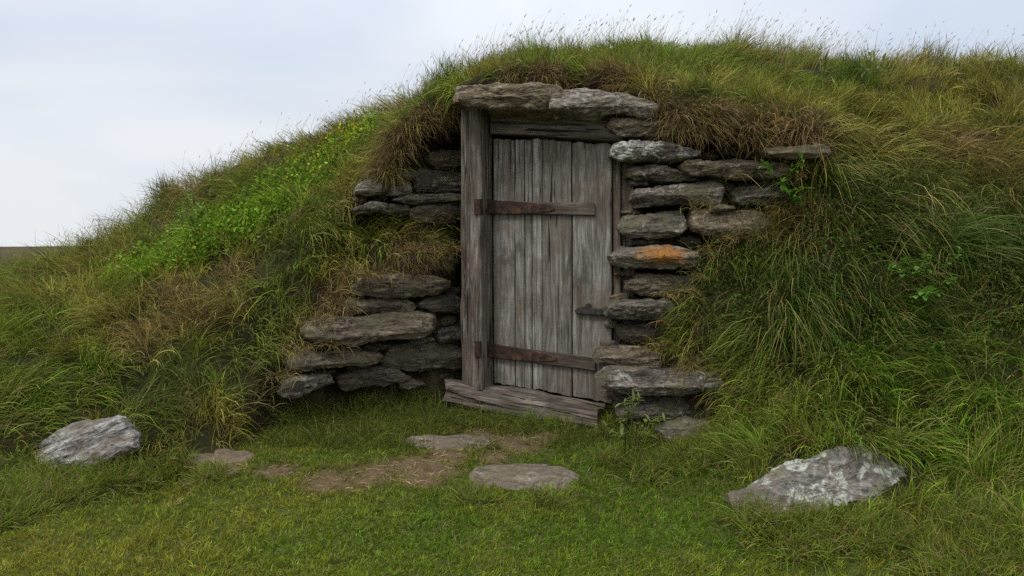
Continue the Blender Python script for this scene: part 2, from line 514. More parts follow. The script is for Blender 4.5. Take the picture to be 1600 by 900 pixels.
roof = [(620, 215, 5.35), (660, 195, 5.2), (700, 165, 5.1), (730, 124, 4.98), (800, 121, 4.98), (860, 122, 4.97), (950, 133, 4.95), (1020, 152, 4.9),
        (1040, 170, 4.86), (1100, 188, 4.8), (1200, 214, 4.75), (1300, 236, 4.72), (900, 103, 5.5), (1000, 104, 5.5), (800, 112, 5.5),
        (1200, 150, 5.4), (1100, 130, 5.5), (1300, 165, 5.4), (1400, 180, 5.4), (1500, 190, 5.4), (700, 150, 5.7), (650, 180, 5.7)]
top_pts = [at(*p) for p in ridge + left_bank + right_bank + roof]
for X, zr in ((-6, 0.8), (-4.2, 1.05), (-3, 1.55), (-2, 2.1), (-1, 2.4), (0, 2.72), (1, 2.85), (2, 2.9), (3.2, 2.75), (4.5, 2.5), (6, 2.0)):
    top_pts += [np.array([X, 8.6, zr - 0.25]), np.array([X * 1.15, 11.5, max(0.4, zr - 1.4)])]
for X, Y in ((-1.62, 4.28), (-1.4, 4.42), (-1.85, 4.2), (-1.55, 4.38), (-2.0, 3.4), (-1.4, 4.0), (-0.9, 3.0), (-3, 2.3), (2.2, 2.4), (0, 2.5), (-5, 2.5), (4.5, 2.4)):
    top_pts.append(np.array([X, Y, float(lawn(np.array(X), np.array(Y))) - 0.02]))
HTOP = Rbf(top_pts)

front_right = [(1310, 265, 4.86), (1240, 345, 4.86), (1160, 395, 4.86), (1110, 420, 4.86), (1085, 470, 4.84), (1050, 540, 4.82), (1040, 590, 4.78), (1250, 420, 4.66), (1150, 480, 4.66), (1110, 560, 4.62),
               (1140, 600, 4.48), (1140, 650, 4.36), (1060, 690, 4.38), (980, 690, 4.5), (1200, 500, 4.5), (1200, 600, 4.3), (1300, 500, 4.5), (1300, 400, 4.68),
               (1300, 600, 4.1), (1200, 690, 4.0), (1350, 690, 3.75), (1450, 720, 3.65), (1300, 800, 3.5), (1160, 800, 3.55), (1440, 800, 3.45), (1400, 600, 4.0)]
fp = [at(*p) for p in front_right + right_bank]
for X in (-4.5, -3, -2, -1.2, -0.6, 0.0, 0.5):
    for Y in (2.3, 3.2, 4.1, 4.8, 5.4):
        if X > -0.1 and Y > 5: continue
        fp.append(np.array([X, Y, float(lawn(np.array(X), np.array(Y)))]))
for X, Y in ((1.1, 3.3), (1.2, 2.4), (2.3, 2.3), (0.9, 3.9), (4.5, 2.3)):
    fp.append(np.array([X, Y, float(lawn(np.array(X), np.array(Y)))]))
for X, Y, Z in ((0.95, 4.5, 0.03), (1.15, 4.42, 0.06), (0.78, 4.72, 0.06), (0.62, 4.85, 0.03), (0.5, 5.05, 0.04), (0.3, 4.6, -0.01), (0.72, 4.4, -0.02),
                (0.2, 5.2, 0.08), (0.55, 5.2, 0.06), (0.5, 4.7, -0.02), (-0.4, 5.1, 0.07), (0.05, 4.9, 0.02), (0.95, 4.64, 0.10), (1.2, 4.6, 0.14), (0.8, 5.4, 0.1)):
    fp.append(np.array([X, Y, Z]))
HFRONT = Rbf(fp, 0.0005)

WX = [-9, -1.75, -1.62, -1.45, -1.05, -0.40, -0.36, 0.66, 0.72, 1.2, 2.05, 9]
WY = [0.0, 0.0, 4.55, 4.92, 5.30, 5.62, 5.72, 5.70, 5.22, 5.02, 4.92, 4.9]
def wall_y(x):
    return np.interp(x, WX, WY)

GX = np.arange(-5.4, 5.41, 0.04)
GY = np.arange(2.0, 8.81, 0.04)
GZ = np.arange(-0.7, 3.41, 0.04)
X2, Y2 = np.meshgrid(GX, GY, indexing='ij')
bump = (noise2(X2, Y2, 2.3, 1) - 0.5) * 0.16 + (noise2(X2, Y2, 6.0, 2) - 0.5) * 0.07
fl = lawn(X2, Y2)
ht = HTOP(X2, Y2)
ht = ht + bump * sstep(0.03, 0.35, ht - fl)
hf = HFRONT(X2, np.where(X2 > 0.6, np.minimum(Y2, 4.90), Y2))
# trodden hollow in the lawn for the path; lumps only on the banks
hf = hf + bump * 0.7 * sstep(0.05, 0.3, hf - fl) + (noise2(X2, Y2, 1.6, 4) - 0.5) * 0.04
wy2 = wall_y(X2)
hf = hf + (ht - hf) * sstep(1.65, 2.25, X2)
behind = sstep(-0.05, 0.15, Y2 - wy2)
hf = np.where(Y2 > wy2, np.minimum(hf, np.maximum(ht - 0.05, hf * 0 - 0.2)), hf)
Zc = GZ[None, None, :]
HT, HF, WYY, YY, XX = ht[..., None], hf[..., None], wy2[..., None], Y2[..., None], X2[..., None]
# face set back above the ledge on the left, turf lip hanging forward along the top
left_m = sstep(-1.5, -1.2, XX) * (1 - sstep(-0.40, -0.36, XX))
door_m = sstep(-0.40, -0.36, XX) * (1 - sstep(0.66, 0.72, XX))
right_m = sstep(0.66, 0.72, XX)
wz = WYY + left_m * 0.16 * sstep(1.15, 1.35, Zc)
wz = wz - left_m * 0.14 * sstep(0.80, 0.98, Zc) * sstep(1.32, 1.18, Zc)
lip = sstep(0.42, 0.12, HT - Zc)
wz = wz - left_m * lip * 0.30 * sstep(1.3, 1.6, Zc) - right_m * lip * 0.22 * sstep(2.2, 1.7, XX)
wz = wz - door_m * 0.62 * sstep(2.14, 2.20, Zc)
wn3 = (noise2(X2, Y2 * 0 + 3, 5.0, 9)[..., None] - 0.5) * 0.10 + (vnoise(np.stack(np.broadcast_arrays(XX * 6, YY * 0 + 2, Zc * 6), -1)) - 0.5) * 0.12
f2 = np.minimum(HT - Zc, (YY - wz - wn3 * (WYY > 1)) * 1.6)
F = np.maximum(HF - Zc, f2)

def surface_nets(F, xs, ys, zs):
    S = F > 0
    n = np.zeros(tuple(s - 1 for s in F.shape), np.int8)
    for a in (0, 1):
        for b in (0, 1):
            for c in (0, 1):
                n += S[a:F.shape[0] - 1 + a, b:F.shape[1] - 1 + b, c:F.shape[2] - 1 + c]
    act = (n > 0) & (n < 8)
    I, J, K = np.nonzero(act)
    idx = -np.ones(act.shape, np.int64)
    idx[I, J, K] = np.arange(len(I))
    acc = np.zeros((len(I), 3)); cnt = np.zeros(len(I))
    cs = [(a, b, c) for a in (0, 1) for b in (0, 1) for c in (0, 1)]
    for p in cs:
        for ax in range(3):
            if p[ax] == 1: continue
            q = list(p); q[ax] = 1
            fa = F[I + p[0], J + p[1], K + p[2]]; fb = F[I + q[0], J + q[1], K + q[2]]
            m = (fa > 0) != (fb > 0)
            t = np.where(m, fa / np.where(m, fa - fb, 1), 0)
            pos = np.tile(np.array(p, float), (len(I), 1)); pos[:, ax] = t
            acc += pos * m[:, None]; cnt += m
    v = acc / cnt[:, None] + np.c_[I, J, K]
    h = xs[1] - xs[0]
    v = v * h + np.array([xs[0], ys[0], zs[0]])
    quads = []
    # x edges
    for ax in range(3):
        sl0 = [slice(None)] * 3; sl1 = [slice(None)] * 3
        sl0[ax] = slice(0, -1); sl1[ax] = slice(1, None)
        A, B = S[tuple(sl0)], S[tuple(sl1)]
        ch = A != B
        i, j, k = np.nonzero(ch)
        o1, o2 = [(1, 2), (2, 0), (0, 1)][ax]
        P = np.c_[i, j, k]
        ok = (P[:, o1] > 0) & (P[:, o2] > 0) & (P[:, o1] < F.shape[o1] - 1) & (P[:, o2] < F.shape[o2] - 1)
        P = P[ok]
        flip = A[P[:, 0], P[:, 1], P[:, 2]]
        def cell(d1, d2):
            Q = P.copy(); Q[:, o1] += d1; Q[:, o2] += d2
            return idx[Q[:, 0], Q[:, 1], Q[:, 2]]
        q = np.c_[cell(-1, -1), cell(0, -1), cell(0, 0), cell(-1, 0)]
        q[~flip] = q[~flip][:, ::-1]
        quads.append(q)
    return v, np.concatenate(quads)

TV, TQ = surface_nets(F, GX, GY, GZ)
# relax a little
for _ in range(2):
    acc = np.zeros_like(TV); cn = np.zeros(len(TV))
    for a in range(4):
        b = (a + 1) % 4
        np.add.at(acc, TQ[:, a], TV[TQ[:, b]]); np.add.at(cn, TQ[:, a], 1)
        np.add.at(acc, TQ[:, b], TV[TQ[:, a]]); np.add.at(cn, TQ[:, b], 1)
    TV = TV * 0.5 + 0.5 * acc / np.maximum(cn, 1)[:, None]
mound_me = mesh_fast('earth_mound', TV, TQ.ravel(), np.full(len(TQ), 4), smooth=True)
NRM = np.empty(len(TV) * 3, np.float32)
mound_me.vertices.foreach_get('normal', NRM)
NRM = NRM.reshape(-1, 3).astype(float)
if NRM[np.argmax(TV[:, 2]), 2] < 0:
    mound_me.flip_normals(); NRM = -NRM
PROJ = np.c_[CX + FPX * TV[:, 0] / TV[:, 1], HY - FPX * (TV[:, 2] - EYE) / TV[:, 1]]
def surf_at(px, py):
    """world point where the ground shows at a photo position"""
    d2 = (PROJ[:, 0] - px) ** 2 + (PROJ[:, 1] - py) ** 2
    c = np.nonzero(d2 < 14 ** 2)[0]
    if len(c) == 0:
        return TV[np.argmin(d2)].copy()
    return TV[c[np.argmin(TV[c, 1] + d2[c] * 0.002)]].copy()

def ground_z(x, y):
    i = int(np.clip(round((x - GX[0]) / 0.04), 0, len(GX) - 1)); j = int(np.clip(round((y - GY[0]) / 0.04), 0, len(GY) - 1))
    return float(max(hf[i, j], ht[i, j] if y > wy2[i, j] else -9))

def blob(P, centres):
    """soft world-space zones: list of (px, py, radius_m)"""
    m = np.zeros(len(P))
    for px, py, r in centres:
        c = surf_at(px, py)
        m = np.maximum(m, np.exp(-((P - c) ** 2).sum(1) / (r * r)))
    return m

PATH_SOIL = [(770, 712, 0.12), (690, 735, 0.13), (700, 712, 0.16), (640, 728, 0.2), (580, 740, 0.2), (520, 748, 0.18), (800, 690, 0.20), (740, 680, 0.18), (430, 735, 0.13), (350, 728, 0.14), (860, 680, 0.14), (660, 745, 0.13)]
def soil_colour(P, Nn):
    base = np.tile(np.array([0.038, 0.036, 0.014]), (len(P), 1))
    g = (noise2(P[:, 0], P[:, 1], 3.0, 21) - 0.35)[:, None]
    base = base * (1 + g)
    lw = (sstep(0.20, 0.05, P[:, 2] - lawn(P[:, 0], P[:, 1])) * sstep(0.8, 0.92, Nn[:, 2]))[:, None]
    base = base * (0.7 + 0.3 * lw) + lw * np.array([0.018, 0.036, 0.0])
    steep = sstep(0.55, 0.2, Nn[:, 2])[:, None]
    base = base * (1 - steep) + np.array([0.040, 0.028, 0.018]) * steep
    s = blob(P, PATH_SOIL)[:, None]
    s = sstep(0.30, 0.85, s + 0.7 * (noise2(P[:, 0], P[:, 1], 8.0, 22)[:, None] - 0.5))
    return base * (1 - s) + np.array([0.142, 0.098, 0.058]) * s
def set_colour(me, name, c):
    a = me.color_attributes.new(name, 'FLOAT_COLOR', 'POINT')
    a.data.foreach_set('color', np.c_[c, np.ones(len(c))].astype(np.float32).ravel())
set_colour(mound_me, 'soil', soil_colour(TV, NRM))
mound = link('earth_mound', mound_me, mat=M_GROUND)
tag(mound, 'grass covered earth mound with the cut-in entrance and the lawn before it', kind='structure')

# surrounding land out to the horizon
def far_land():
    rs = np.concatenate([np.linspace(0.6, 14, 56), np.geomspace(14.5, 900, 60)])
    th = np.linspace(0, 2 * np.pi, 160, endpoint=False)
    R, T = np.meshgrid(rs, th, indexing='ij')
    x = R * np.sin(T); y = 5.0 + R * np.cos(T)
    d = np.sqrt(x * x + y * y)
    inside = (np.abs(x) < 5.36) & (y > 2.04) & (y < 8.74)
    xc, yc = np.clip(x, -5.3, 5.3), np.clip(y, 2.1, 8.7)
    h = np.where(yc > wall_y(xc), np.maximum(HTOP(xc, yc), HFRONT(xc, yc) * 0 - 1), HFRONT(xc, yc))
    out = np.sqrt((x - xc) ** 2 + (y - yc) ** 2)
    base = 0.15 + (noise2(x, y, 0.05, 31) - 0.5) * 1.0
    base = np.where(y < 3, -0.3 + 0 * x, base)
    hill = sstep(10, 95, d) * (2.55 + 0.030 * np.clip(x + 66, -40, 60)) * sstep(3, 30, y) - sstep(95, 700, d) * 9
    base = base + hill
    k = sstep(0, 3.5, out)
    z = h * (1 - k) + base * k - np.where(inside, 0.35, 0.02)
    z = np.where(inside & (out <= 0), np.minimum(z, h - 0.35), z)
    n, mth = R.shape
    V = np.c_[x.ravel(), y.ravel(), z.ravel()]
    i = np.arange(n - 1)[:, None]; j = np.arange(mth)[None]
    a = i * mth + j; b = i * mth + (j + 1) % mth
    Q = np.stack([a, a + mth, b + mth, b], -1).reshape(-1, 4)
    me = mesh_fast('ground', V, Q.ravel(), np.full(len(Q), 4), smooth=True)
    c = np.tile(np.array([0.066, 0.054, 0.024]), (len(V), 1)) * (0.6 + 0.8 * noise2(V[:, 0], V[:, 1], 0.25, 33)[:, None])
    set_colour(me, 'soil', c)
    nn = np.empty(len(V) * 3, np.float32); me.vertices.foreach_get('normal', nn)
    if nn.reshape(-1, 3)[:, 2].mean() < 0: me.flip_normals()
    o = link('ground', me, mat=M_GROUND)
    tag(o, 'rough brown pasture rising to a low far ridge', kind='structure')
far_land()

# ------------------------------------------------------------------ stones
def resample(P, n, sm=1):
    P = np.array(P, float)
    Q = np.r_[P, P[:1]]
    s = np.r_[0, np.cumsum(np.linalg.norm(np.diff(Q, axis=0), axis=1))]
    t = np.linspace(0, s[-1], n, endpoint=False)
    R = np.stack([np.interp(t, s, Q[:, k]) for k in range(3)], 1)
    for _ in range(sm):
        R = 0.25 * np.roll(R, 1, 0) + 0.5 * R + 0.25 * np.roll(R, -1, 0)
    return R

_seed = [0]
def stone(name, outline, yfun, depth, mat, parent=None, lump=0.010, layer=0.012, seg=90, back=0.86, dirv=(0, 1, 0.03), round_=0.012, strata_z=34.0, facets=6, grow=(1.06, 0.99), wedge=(0.7, 0.4), boxy=0.12, jitk=0.17, lean=None):
    """a slab with the given front outline (photo positions put at real depth yfun), running back into the wall"""
    _seed[0] += 1
    sd = _seed[0] * 5.17
    W = np.array([at(px, py, yfun(px, py)) for px, py in outline])
    R = resample(W, seg, 0)
    ang = np.linspace(0, 2 * np.pi, seg, endpoint=False)
    jit = fbm(np.c_[np.cos(ang) * 3 + sd, np.sin(ang) * 3, ang * 0], 4) - 0.5
    c = R.mean(0)
    if boxy > 0:
        q_ = R - c
        hw_ = max(1e-6, np.abs(q_[:, 0]).max()); hh_ = max(1e-6, np.abs(q_[:, 2]).max())
        u_, v_ = q_[:, 0] / hw_, q_[:, 2] / hh_
        v_ = np.clip(v_ * (1 + boxy * np.abs(u_) ** 2), -1.0, 1.0)
        R = R.copy(); R[:, 2] = c[2] + v_ * hh_
    jit = jit + 0.7 * (fbm(np.c_[np.cos(ang) * 9 + sd, np.sin(ang) * 9, ang * 0 + 3], 3) - 0.5)
    R = c + (R - c) * (1 + jitk * jit)[:, None] * np.array([grow[0], 1.0, grow[1]])
    nv = np.array(dirv, float); nv /= np.linalg.norm(nv)
    ext = R.max(0) - R.min(0)
    rr = min(round_, 0.45 * ext[2])
    rings = []
    for t in np.linspace(0.06, 1.0, 15):
        t2 = t ** 0.85
        rings.append((t2, rr * (1 - math.sqrt(max(0.0, 1 - t2 ** 5))) - 0.012 * (1 - t2)))
    for u in np.linspace(0.12, 1, 8):
        rings.append((1.0 - (1 - back) * u ** 2, rr + (depth - rr) * u))
    rings.append((back * 0.5, depth)); rings.append((back * 0.1, depth))
    V = [c + nv * (-0.012)]
    for s, d in rings:
        V += list(c + (R - c) * s + nv * d)
    V = np.array(V)
    mid_ = c[2] + 0.22 * ext[2] * math.sin(sd * 2.3)
    fr_ = np.clip(1 - ((V - c) @ nv) / max(depth, 1e-3), 0, 1)[:, None]
    V = V + nv * (wedge[0] * np.maximum(0, V[:, 2:3] - mid_) + wedge[1] * np.maximum(0, mid_ - V[:, 2:3])) * fr_
    F_ = []
    for i in range(seg):
        F_.append((0, 1 + i, 1 + (i + 1) % seg))
    for k in range(len(rings) - 1):
        a0 = 1 + k * seg; b0 = a0 + seg
        for i in range(seg):
            j = (i + 1) % seg
            F_.append((a0 + i, b0 + i, b0 + j, a0 + j))
    me = mesh_from(name, V - c, F_)
    # make normals face out and displace
    nn = np.empty(len(V) * 3, np.float32); me.vertices.foreach_get('normal', nn); nn = nn.reshape(-1, 3)
    if (nn[1:seg * 10] @ nv).mean() > 0:
        me.flip_normals(); nn = -nn
    L = V - c
    tl = 0.10 * math.sin(sd) if lean is None else lean
    lz = L[:, 2] + tl * L[:, 0]
    big = fbm(np.c_[L[:, 0] * 7 + sd, L[:, 1] * 7, L[:, 2] * 9], 4) - 0.5
    sc = strata_z * 0.5
    st = fbm(np.c_[L[:, 0] * 5 + sd, L[:, 1] * 5 + 3, lz * sc], 3)
    st = (np.floor(st * 9) + sstep(0.6, 1.0, (st * 9) % 1)) / 9 - 0.5
    fine = fbm(np.c_[L[:, 0] * 42, L[:, 1] * 42 + sd, L[:, 2] * 60], 3) - 0.5
    D = nn * (big * lump * 2 + st * layer * 3.2 + fine * 0.010)[:, None]
    L = L + D
    rf = np.random.default_rng(_seed[0] + 300)
    for _k in range(facets):
        dv = rf.normal(size=3) * np.array([1.0, 0.6, 1.0]); dv = dv - nv * max(0.0, dv @ nv) * 2.0
        dv /= np.linalg.norm(dv)
        pr = L @ dv
        th = pr.max() * rf.uniform(0.84, 0.97)
        L = L - dv * (np.maximum(0, pr - th) * 0.82)[:, None]
    for sx_ in ((-1, 1) if facets >= 5 else ()):
        for _k in range(2):
            dv = np.array([sx_, rf.uniform(-0.7, 0.1), rf.uniform(-0.6, 0.6)]); dv /= np.linalg.norm(dv)
            pr = L @ dv; th = pr.max() * rf.uniform(0.90, 0.98)
            L = L - dv * np.maximum(0, pr - th)[:, None]
    L = L + nn * ((fine * 0.006) + (st * layer * 0.8))[:, None]
    me.vertices.foreach_set('co', L.astype(np.float32).ravel())
    me.update()
    o = link(name, me, mat=mat)
    if parent is not None:
        o.parent = parent
        o.location = Vector(c) - parent.location
    else:
        o.location = Vector(c)
    return o

# right-hand wall
wr = empty('dry_stone_wall', at(1060, 655, 4.85), 'tall stack of flat grey stones to the right of the door, half buried in grass', 'stone wall')
yr = lambda base: (lambda px, py: base - (px - 1000) * 0.00035)
RIGHT = [
 ([(948,192),(965,181),(1000,182),(1060,183),(1085,193),(1075,207),(1020,213),(975,212),(957,204)], 4.93, M_STONE_WARM),
 ([(951,233),(965,222),(1010,217),(1060,222),(1097,238),(1085,246),(1030,249),(975,248),(953,242)], 4.90, M_STONE_LICHEN),
 ([(978,265),(1000,257),(1040,257),(1070,268),(1095,279),(1060,285),(1000,283),(982,276)], 4.97, M_STONE),
 ([(1069,258),(1085,248),(1150,245),(1215,251),(1237,262),(1225,276),(1150,278),(1090,273)], 4.86, M_STONE_WARM),
 ([(983,308),(1000,295),(1040,289),(1100,283),(1130,286),(1137,300),(1125,318),(1060,322),(1000,322)], 4.90, M_STONE),
 ([(1144,300),(1165,284),(1220,282),(1245,300),(1230,318),(1175,321),(1150,314)], 4.93, M_STONE),
 ([(968,355),(985,338),(1040,327),(1075,330),(1082,348),(1075,368),(1020,375),(985,369)], 4.88, M_STONE),
 ([(1082,342),(1095,328),(1150,325),(1195,330),(1215,345),(1200,368),(1120,372),(1086,364)], 4.87, M_STONE_WARM),
 ([(1195,236),(1225,226),(1290,224),(1308,235),(1295,247),(1240,249),(1205,244)], 4.78, M_STONE_WARM),
 ([(957,402),(975,388),(1020,382),(1065,384),(1100,394),(1107,408),(1085,419),(1030,422),(985,419),(962,413)], 4.85, M_STONE_ORANGE),
 ([(980,442),(1000,428),(1050,426),(1085,432),(1095,447),(1070,461),(1010,464),(985,457)], 4.92, M_STONE_WARM),
 ([(947,486),(960,474),(1000,469),(1050,473),(1062,485),(1045,500),(1000,503),(955,497)], 4.83, M_STONE),
 ([(965,517),(985,505),(1030,503),(1045,518),(1030,533),(985,535),(967,528)], 4.93, M_STONE_DARK),
 ([(930,560),(945,547),(985,542),(1025,548),(1045,560),(1035,575),(980,579),(940,573)], 4.80, M_STONE_WARM),
 ([(936,597),(950,584),(1000,580),(1070,582),(1120,588),(1135,601),(1120,615),(1060,621),(990,618),(945,611)], 4.56, M_STONE),
 ([(963,639),(975,625),(1040,621),(1120,622),(1130,633),(1110,649),(1050,658),(1000,657),(970,651)], 4.64, M_STONE_DARK),
 ([(1028,680),(1045,667),(1080,660),(1112,664),(1120,680),(1090,694),(1050,695)], 4.50, M_STONE),
 ([(1110,324),(1125,317),(1150,318),(1153,327),(1130,331),(1112,331)], 4.90, M_STONE),
 ([(1008,340),(1060,300),(1130,340),(1120,400),(1060,410),(1010,400)], 5.10, M_STONE_DARK),
 ([(1010,225),(1060,200),(1130,225),(1120,290),(1060,300),(1005,280)], 5.12, M_STONE_DARK),
 ([(1005,480),(1040,440),(1100,470),(1100,580),(1050,600),(1000,560)], 5.05, M_STONE_DARK),
]
def chocks(parent, spots, yf, mats):
    rc = np.random.default_rng(808)
    for px, py, w, h in spots:
        a = np.linspace(0, 6.283, 9)[:-1] + rc.random() * 0.5
        poly = [(px + w * math.cos(t) * rc.uniform(0.8, 1.15), py + h * math.sin(t) * rc.uniform(0.8, 1.15)) for t in a]
        stone('stone', poly, yf, 0.16, mats[rc.integers(len(mats))], parent, seg=48)
chocks(wr, [(1000, 286, 17, 6), (1112, 279, 15, 6), (1140, 292, 9, 12), (990, 331, 18, 5), (1090, 325, 14, 6), (1010, 379, 26, 5), (1078, 376, 20, 7), (975, 426, 17, 6), (1090, 424, 18, 7), (970, 466, 16, 6), (1060, 464, 20, 6),
             (960, 508, 14, 6), (1050, 510, 16, 8), (955, 537, 16, 6), (1050, 540, 18, 9), (1240, 286, 12, 7), (1180, 327, 24, 5), (1010, 216, 24, 5), (1110, 243, 14, 7), (960, 622, 16, 6), (1140, 645, 14, 9), (1150, 237, 26, 8), (1270, 258, 20, 7)],
       lambda px, py: 4.92 - (px - 1000) * 0.00035 + 0.06 - (0.22 if py > 600 else 0.0), [M_STONE_DARK, M_STONE, M_STONE_WARM])
for poly, Y, mt in RIGHT:
    o = stone('stone', poly, yr(Y - 0.05), 0.36 if Y < 5 else 0.2, mt, wr)
    if mt is M_STONE_ORANGE:
        o['label'] = 'flat stone with a patch of orange lichen'

# left-hand wall, running forward from the door post
wlft = empty('dry_stone_wall', at(560, 600, 5.0), 'low stepped wall of flat brown stones to the left of the door post', 'stone wall')
yl_low = lambda off=0.0: (lambda px, py: float(np.interp(px, [430, 520, 640, 722, 760], [4.66, 4.86, 5.16, 5.40, 5.5])) + off)
yl_up = lambda off=0.0: (lambda px, py: float(np.interp(px, [540, 640, 722, 760], [5.14, 5.38, 5.52, 5.6])) + off)
LEFT = [
 ([(668,250),(680,236),(724,232),(732,246),(728,259),(700,263),(673,261)], yl_up(0.05), M_STONE_WARM),
 ([(647,277),(656,267),(690,264),(726,266),(732,280),(728,297),(690,301),(655,301),(646,291)], yl_up(0.02), M_STONE),
 ([(624,272),(632,266),(648,267),(653,273),(648,280),(632,280)], yl_up(0.0), M_STONE),
 ([(554,298),(570,283),(600,276),(635,277),(648,290),(645,302),(615,306),(575,308),(558,304)], yl_up(-0.02), M_STONE),
 ([(610,313),(640,305),(690,300),(724,302),(728,308),(724,313),(690,317),(640,318)], yl_up(-0.04), M_STONE),
 ([(551,327),(565,319),(590,315),(612,319),(600,328),(575,333),(558,333)], yl_up(-0.03), M_STONE),
 ([(638,332),(655,320),(690,313),(726,315),(732,330),(726,346),(700,352),(660,350)], yl_up(-0.02), M_STONE_WARM),
 ([(588,325),(615,318),(640,322),(645,332),(620,339),(597,337)], yl_up(0.0), M_STONE),
 ([(551,452),(565,437),(610,431),(660,430),(700,438),(710,450),(680,461),(610,465),(563,464)], yl_low(0.0), M_STONE_WARM),
 ([(538,481),(550,468),(590,464),(640,468),(654,480),(640,491),(590,493),(550,494)], yl_low(0.06), M_STONE_WARM),
 ([(652,476),(670,463),(715,460),(728,474),(722,490),(680,489)], yl_low(0.05), M_STONE_DARK),
 ([(473,517),(490,505),(540,497),(600,492),(650,488),(685,492),(698,508),(690,524),(640,532),(560,538),(500,537),(477,528)], yl_low(-0.06), M_STONE_WARM),
 ([(680,522),(700,513),(726,510),(732,520),(726,532),(690,534)], yl_low(0.05), M_STONE_DARK),
 ([(445,567),(458,556),(500,548),(545,545),(592,552),(602,564),(570,573),(520,578),(480,582),(450,577)], yl_low(0.0), M_STONE_WARM),
 ([(596,562),(620,541),(660,535),(700,534),(728,545),(728,576),(660,584),(606,580)], yl_low(0.05), M_STONE_DARK),
 ([(435,614),(450,598),(480,586),(515,588),(522,600),(492,613),(462,625),(440,623)], yl_low(-0.02), M_STONE),
 ([(515,594),(560,577),(612,572),(642,590),(602,607),(540,610)], yl_low(0.08), M_STONE_DARK),
 ([(618,415),(640,400),(690,394),(720,408),(712,426),(640,427)], yl_low(0.05), M_STONE_DARK),
 ([(610,500),(660,470),(722,470),(740,520),(722,560),(640,560)], yl_low(0.18), M_STONE_DARK),
]
chocks(wlft, [(600, 311, 20, 5), (660, 306, 16, 5), (700, 309, 16, 5), (560, 312, 10, 5), (600, 467, 26, 4), (668, 456, 20, 7), (705, 454, 14, 7), (700, 500, 14, 9), (665, 488, 22, 5), (520, 541, 26, 5), (590, 543, 24, 7), (660, 533, 26, 5), (705, 535, 16, 7),
              (500, 583, 20, 6), (560, 576, 24, 6), (660, 268, 14, 6), (690, 262, 16, 5), (450, 588, 12, 8), (640, 602, 24, 9), (690, 590, 20, 9)],
       lambda px, py: (yl_up(0.10) if py < 360 else yl_low(0.13))(px, py), [M_STONE_DARK, M_STONE, M_STONE_WARM])
for poly, yf, mt in LEFT:
    stone('stone', poly, yf, 0.28, mt, wlft, dirv=(-0.35, 0.95, 0.02))

# slabs laid over the doorway
cap1 = stone('lintel_slab', [(703,145),(710,134),(735,131),(800,130),(850,130),(884,137),(884,158),(866,172),(820,169),(770,166),(730,162),(708,154)],
             lambda px, py: 4.92 + (px - 800) * -0.0004, 0.42, M_CAP, lump=0.022, layer=0.014, back=0.97, round_=0.03, seg=110, facets=3, grow=(1.03, 1.04), wedge=(0.35, 0.5), boxy=0.3)
tag(cap1, 'long ochre stone slab over the left half of the doorway', 'stone slab')
cap2 = stone('lintel_slab', [(862,150),(874,136),(905,134),(950,139),(990,148),(1022,156),(1034,165),(1015,177),(960,179),(900,175),(866,166)],
             lambda px, py: 4.86 + (px - 900) * -0.0004, 0.42, M_CAP2, lump=0.022, layer=0.014, back=0.97, round_=0.03, seg=110, facets=3, grow=(1.03, 1.04), wedge=(0.35, 0.5), boxy=0.3)
tag(cap2, 'pale flaky stone slab over the right half of the doorway', 'stone slab')

# boulders in the grass
b1 = stone('boulder', [(1155,770),(1206,738),(1250,713),(1290,702),(1318,693),(1352,688),(1385,704),(1425,734),(1470,772),(1440,802),(1300,815),(1235,820),(1165,812)],
           lambda px, py: 3.46 + (820 - py) / 130 * 0.24, 0.22, M_BOULDER, lump=0.03, layer=0.012, seg=130, dirv=(0, 1, -0.45), round_=0.05, strata_z=14, facets=0, grow=(1.06, 1.04), wedge=(0.0, 0.0), boxy=0, jitk=0.07)
tag(b1, 'broad pointed boulder with white lichen at the right foot of the bank', 'boulder')
b2 = stone('boulder', [(26,734),(44,708),(76,674),(120,650),(158,642),(184,650),(204,668),(200,694),(162,722),(112,744),(56,752)],
           lambda px, py: 4.0 + (742 - py) / 98 * 0.2, 0.25, M_BOULDER2, lump=0.028, layer=0.014, seg=120, dirv=(0, 1, -0.5), round_=0.06, facets=2, grow=(1.08, 1.05), wedge=(0.15, 0.3), boxy=0, jitk=0.05, lean=-0.48)
tag(b2, 'rounded grey striped boulder at the left foot of the slope', 'boulder')

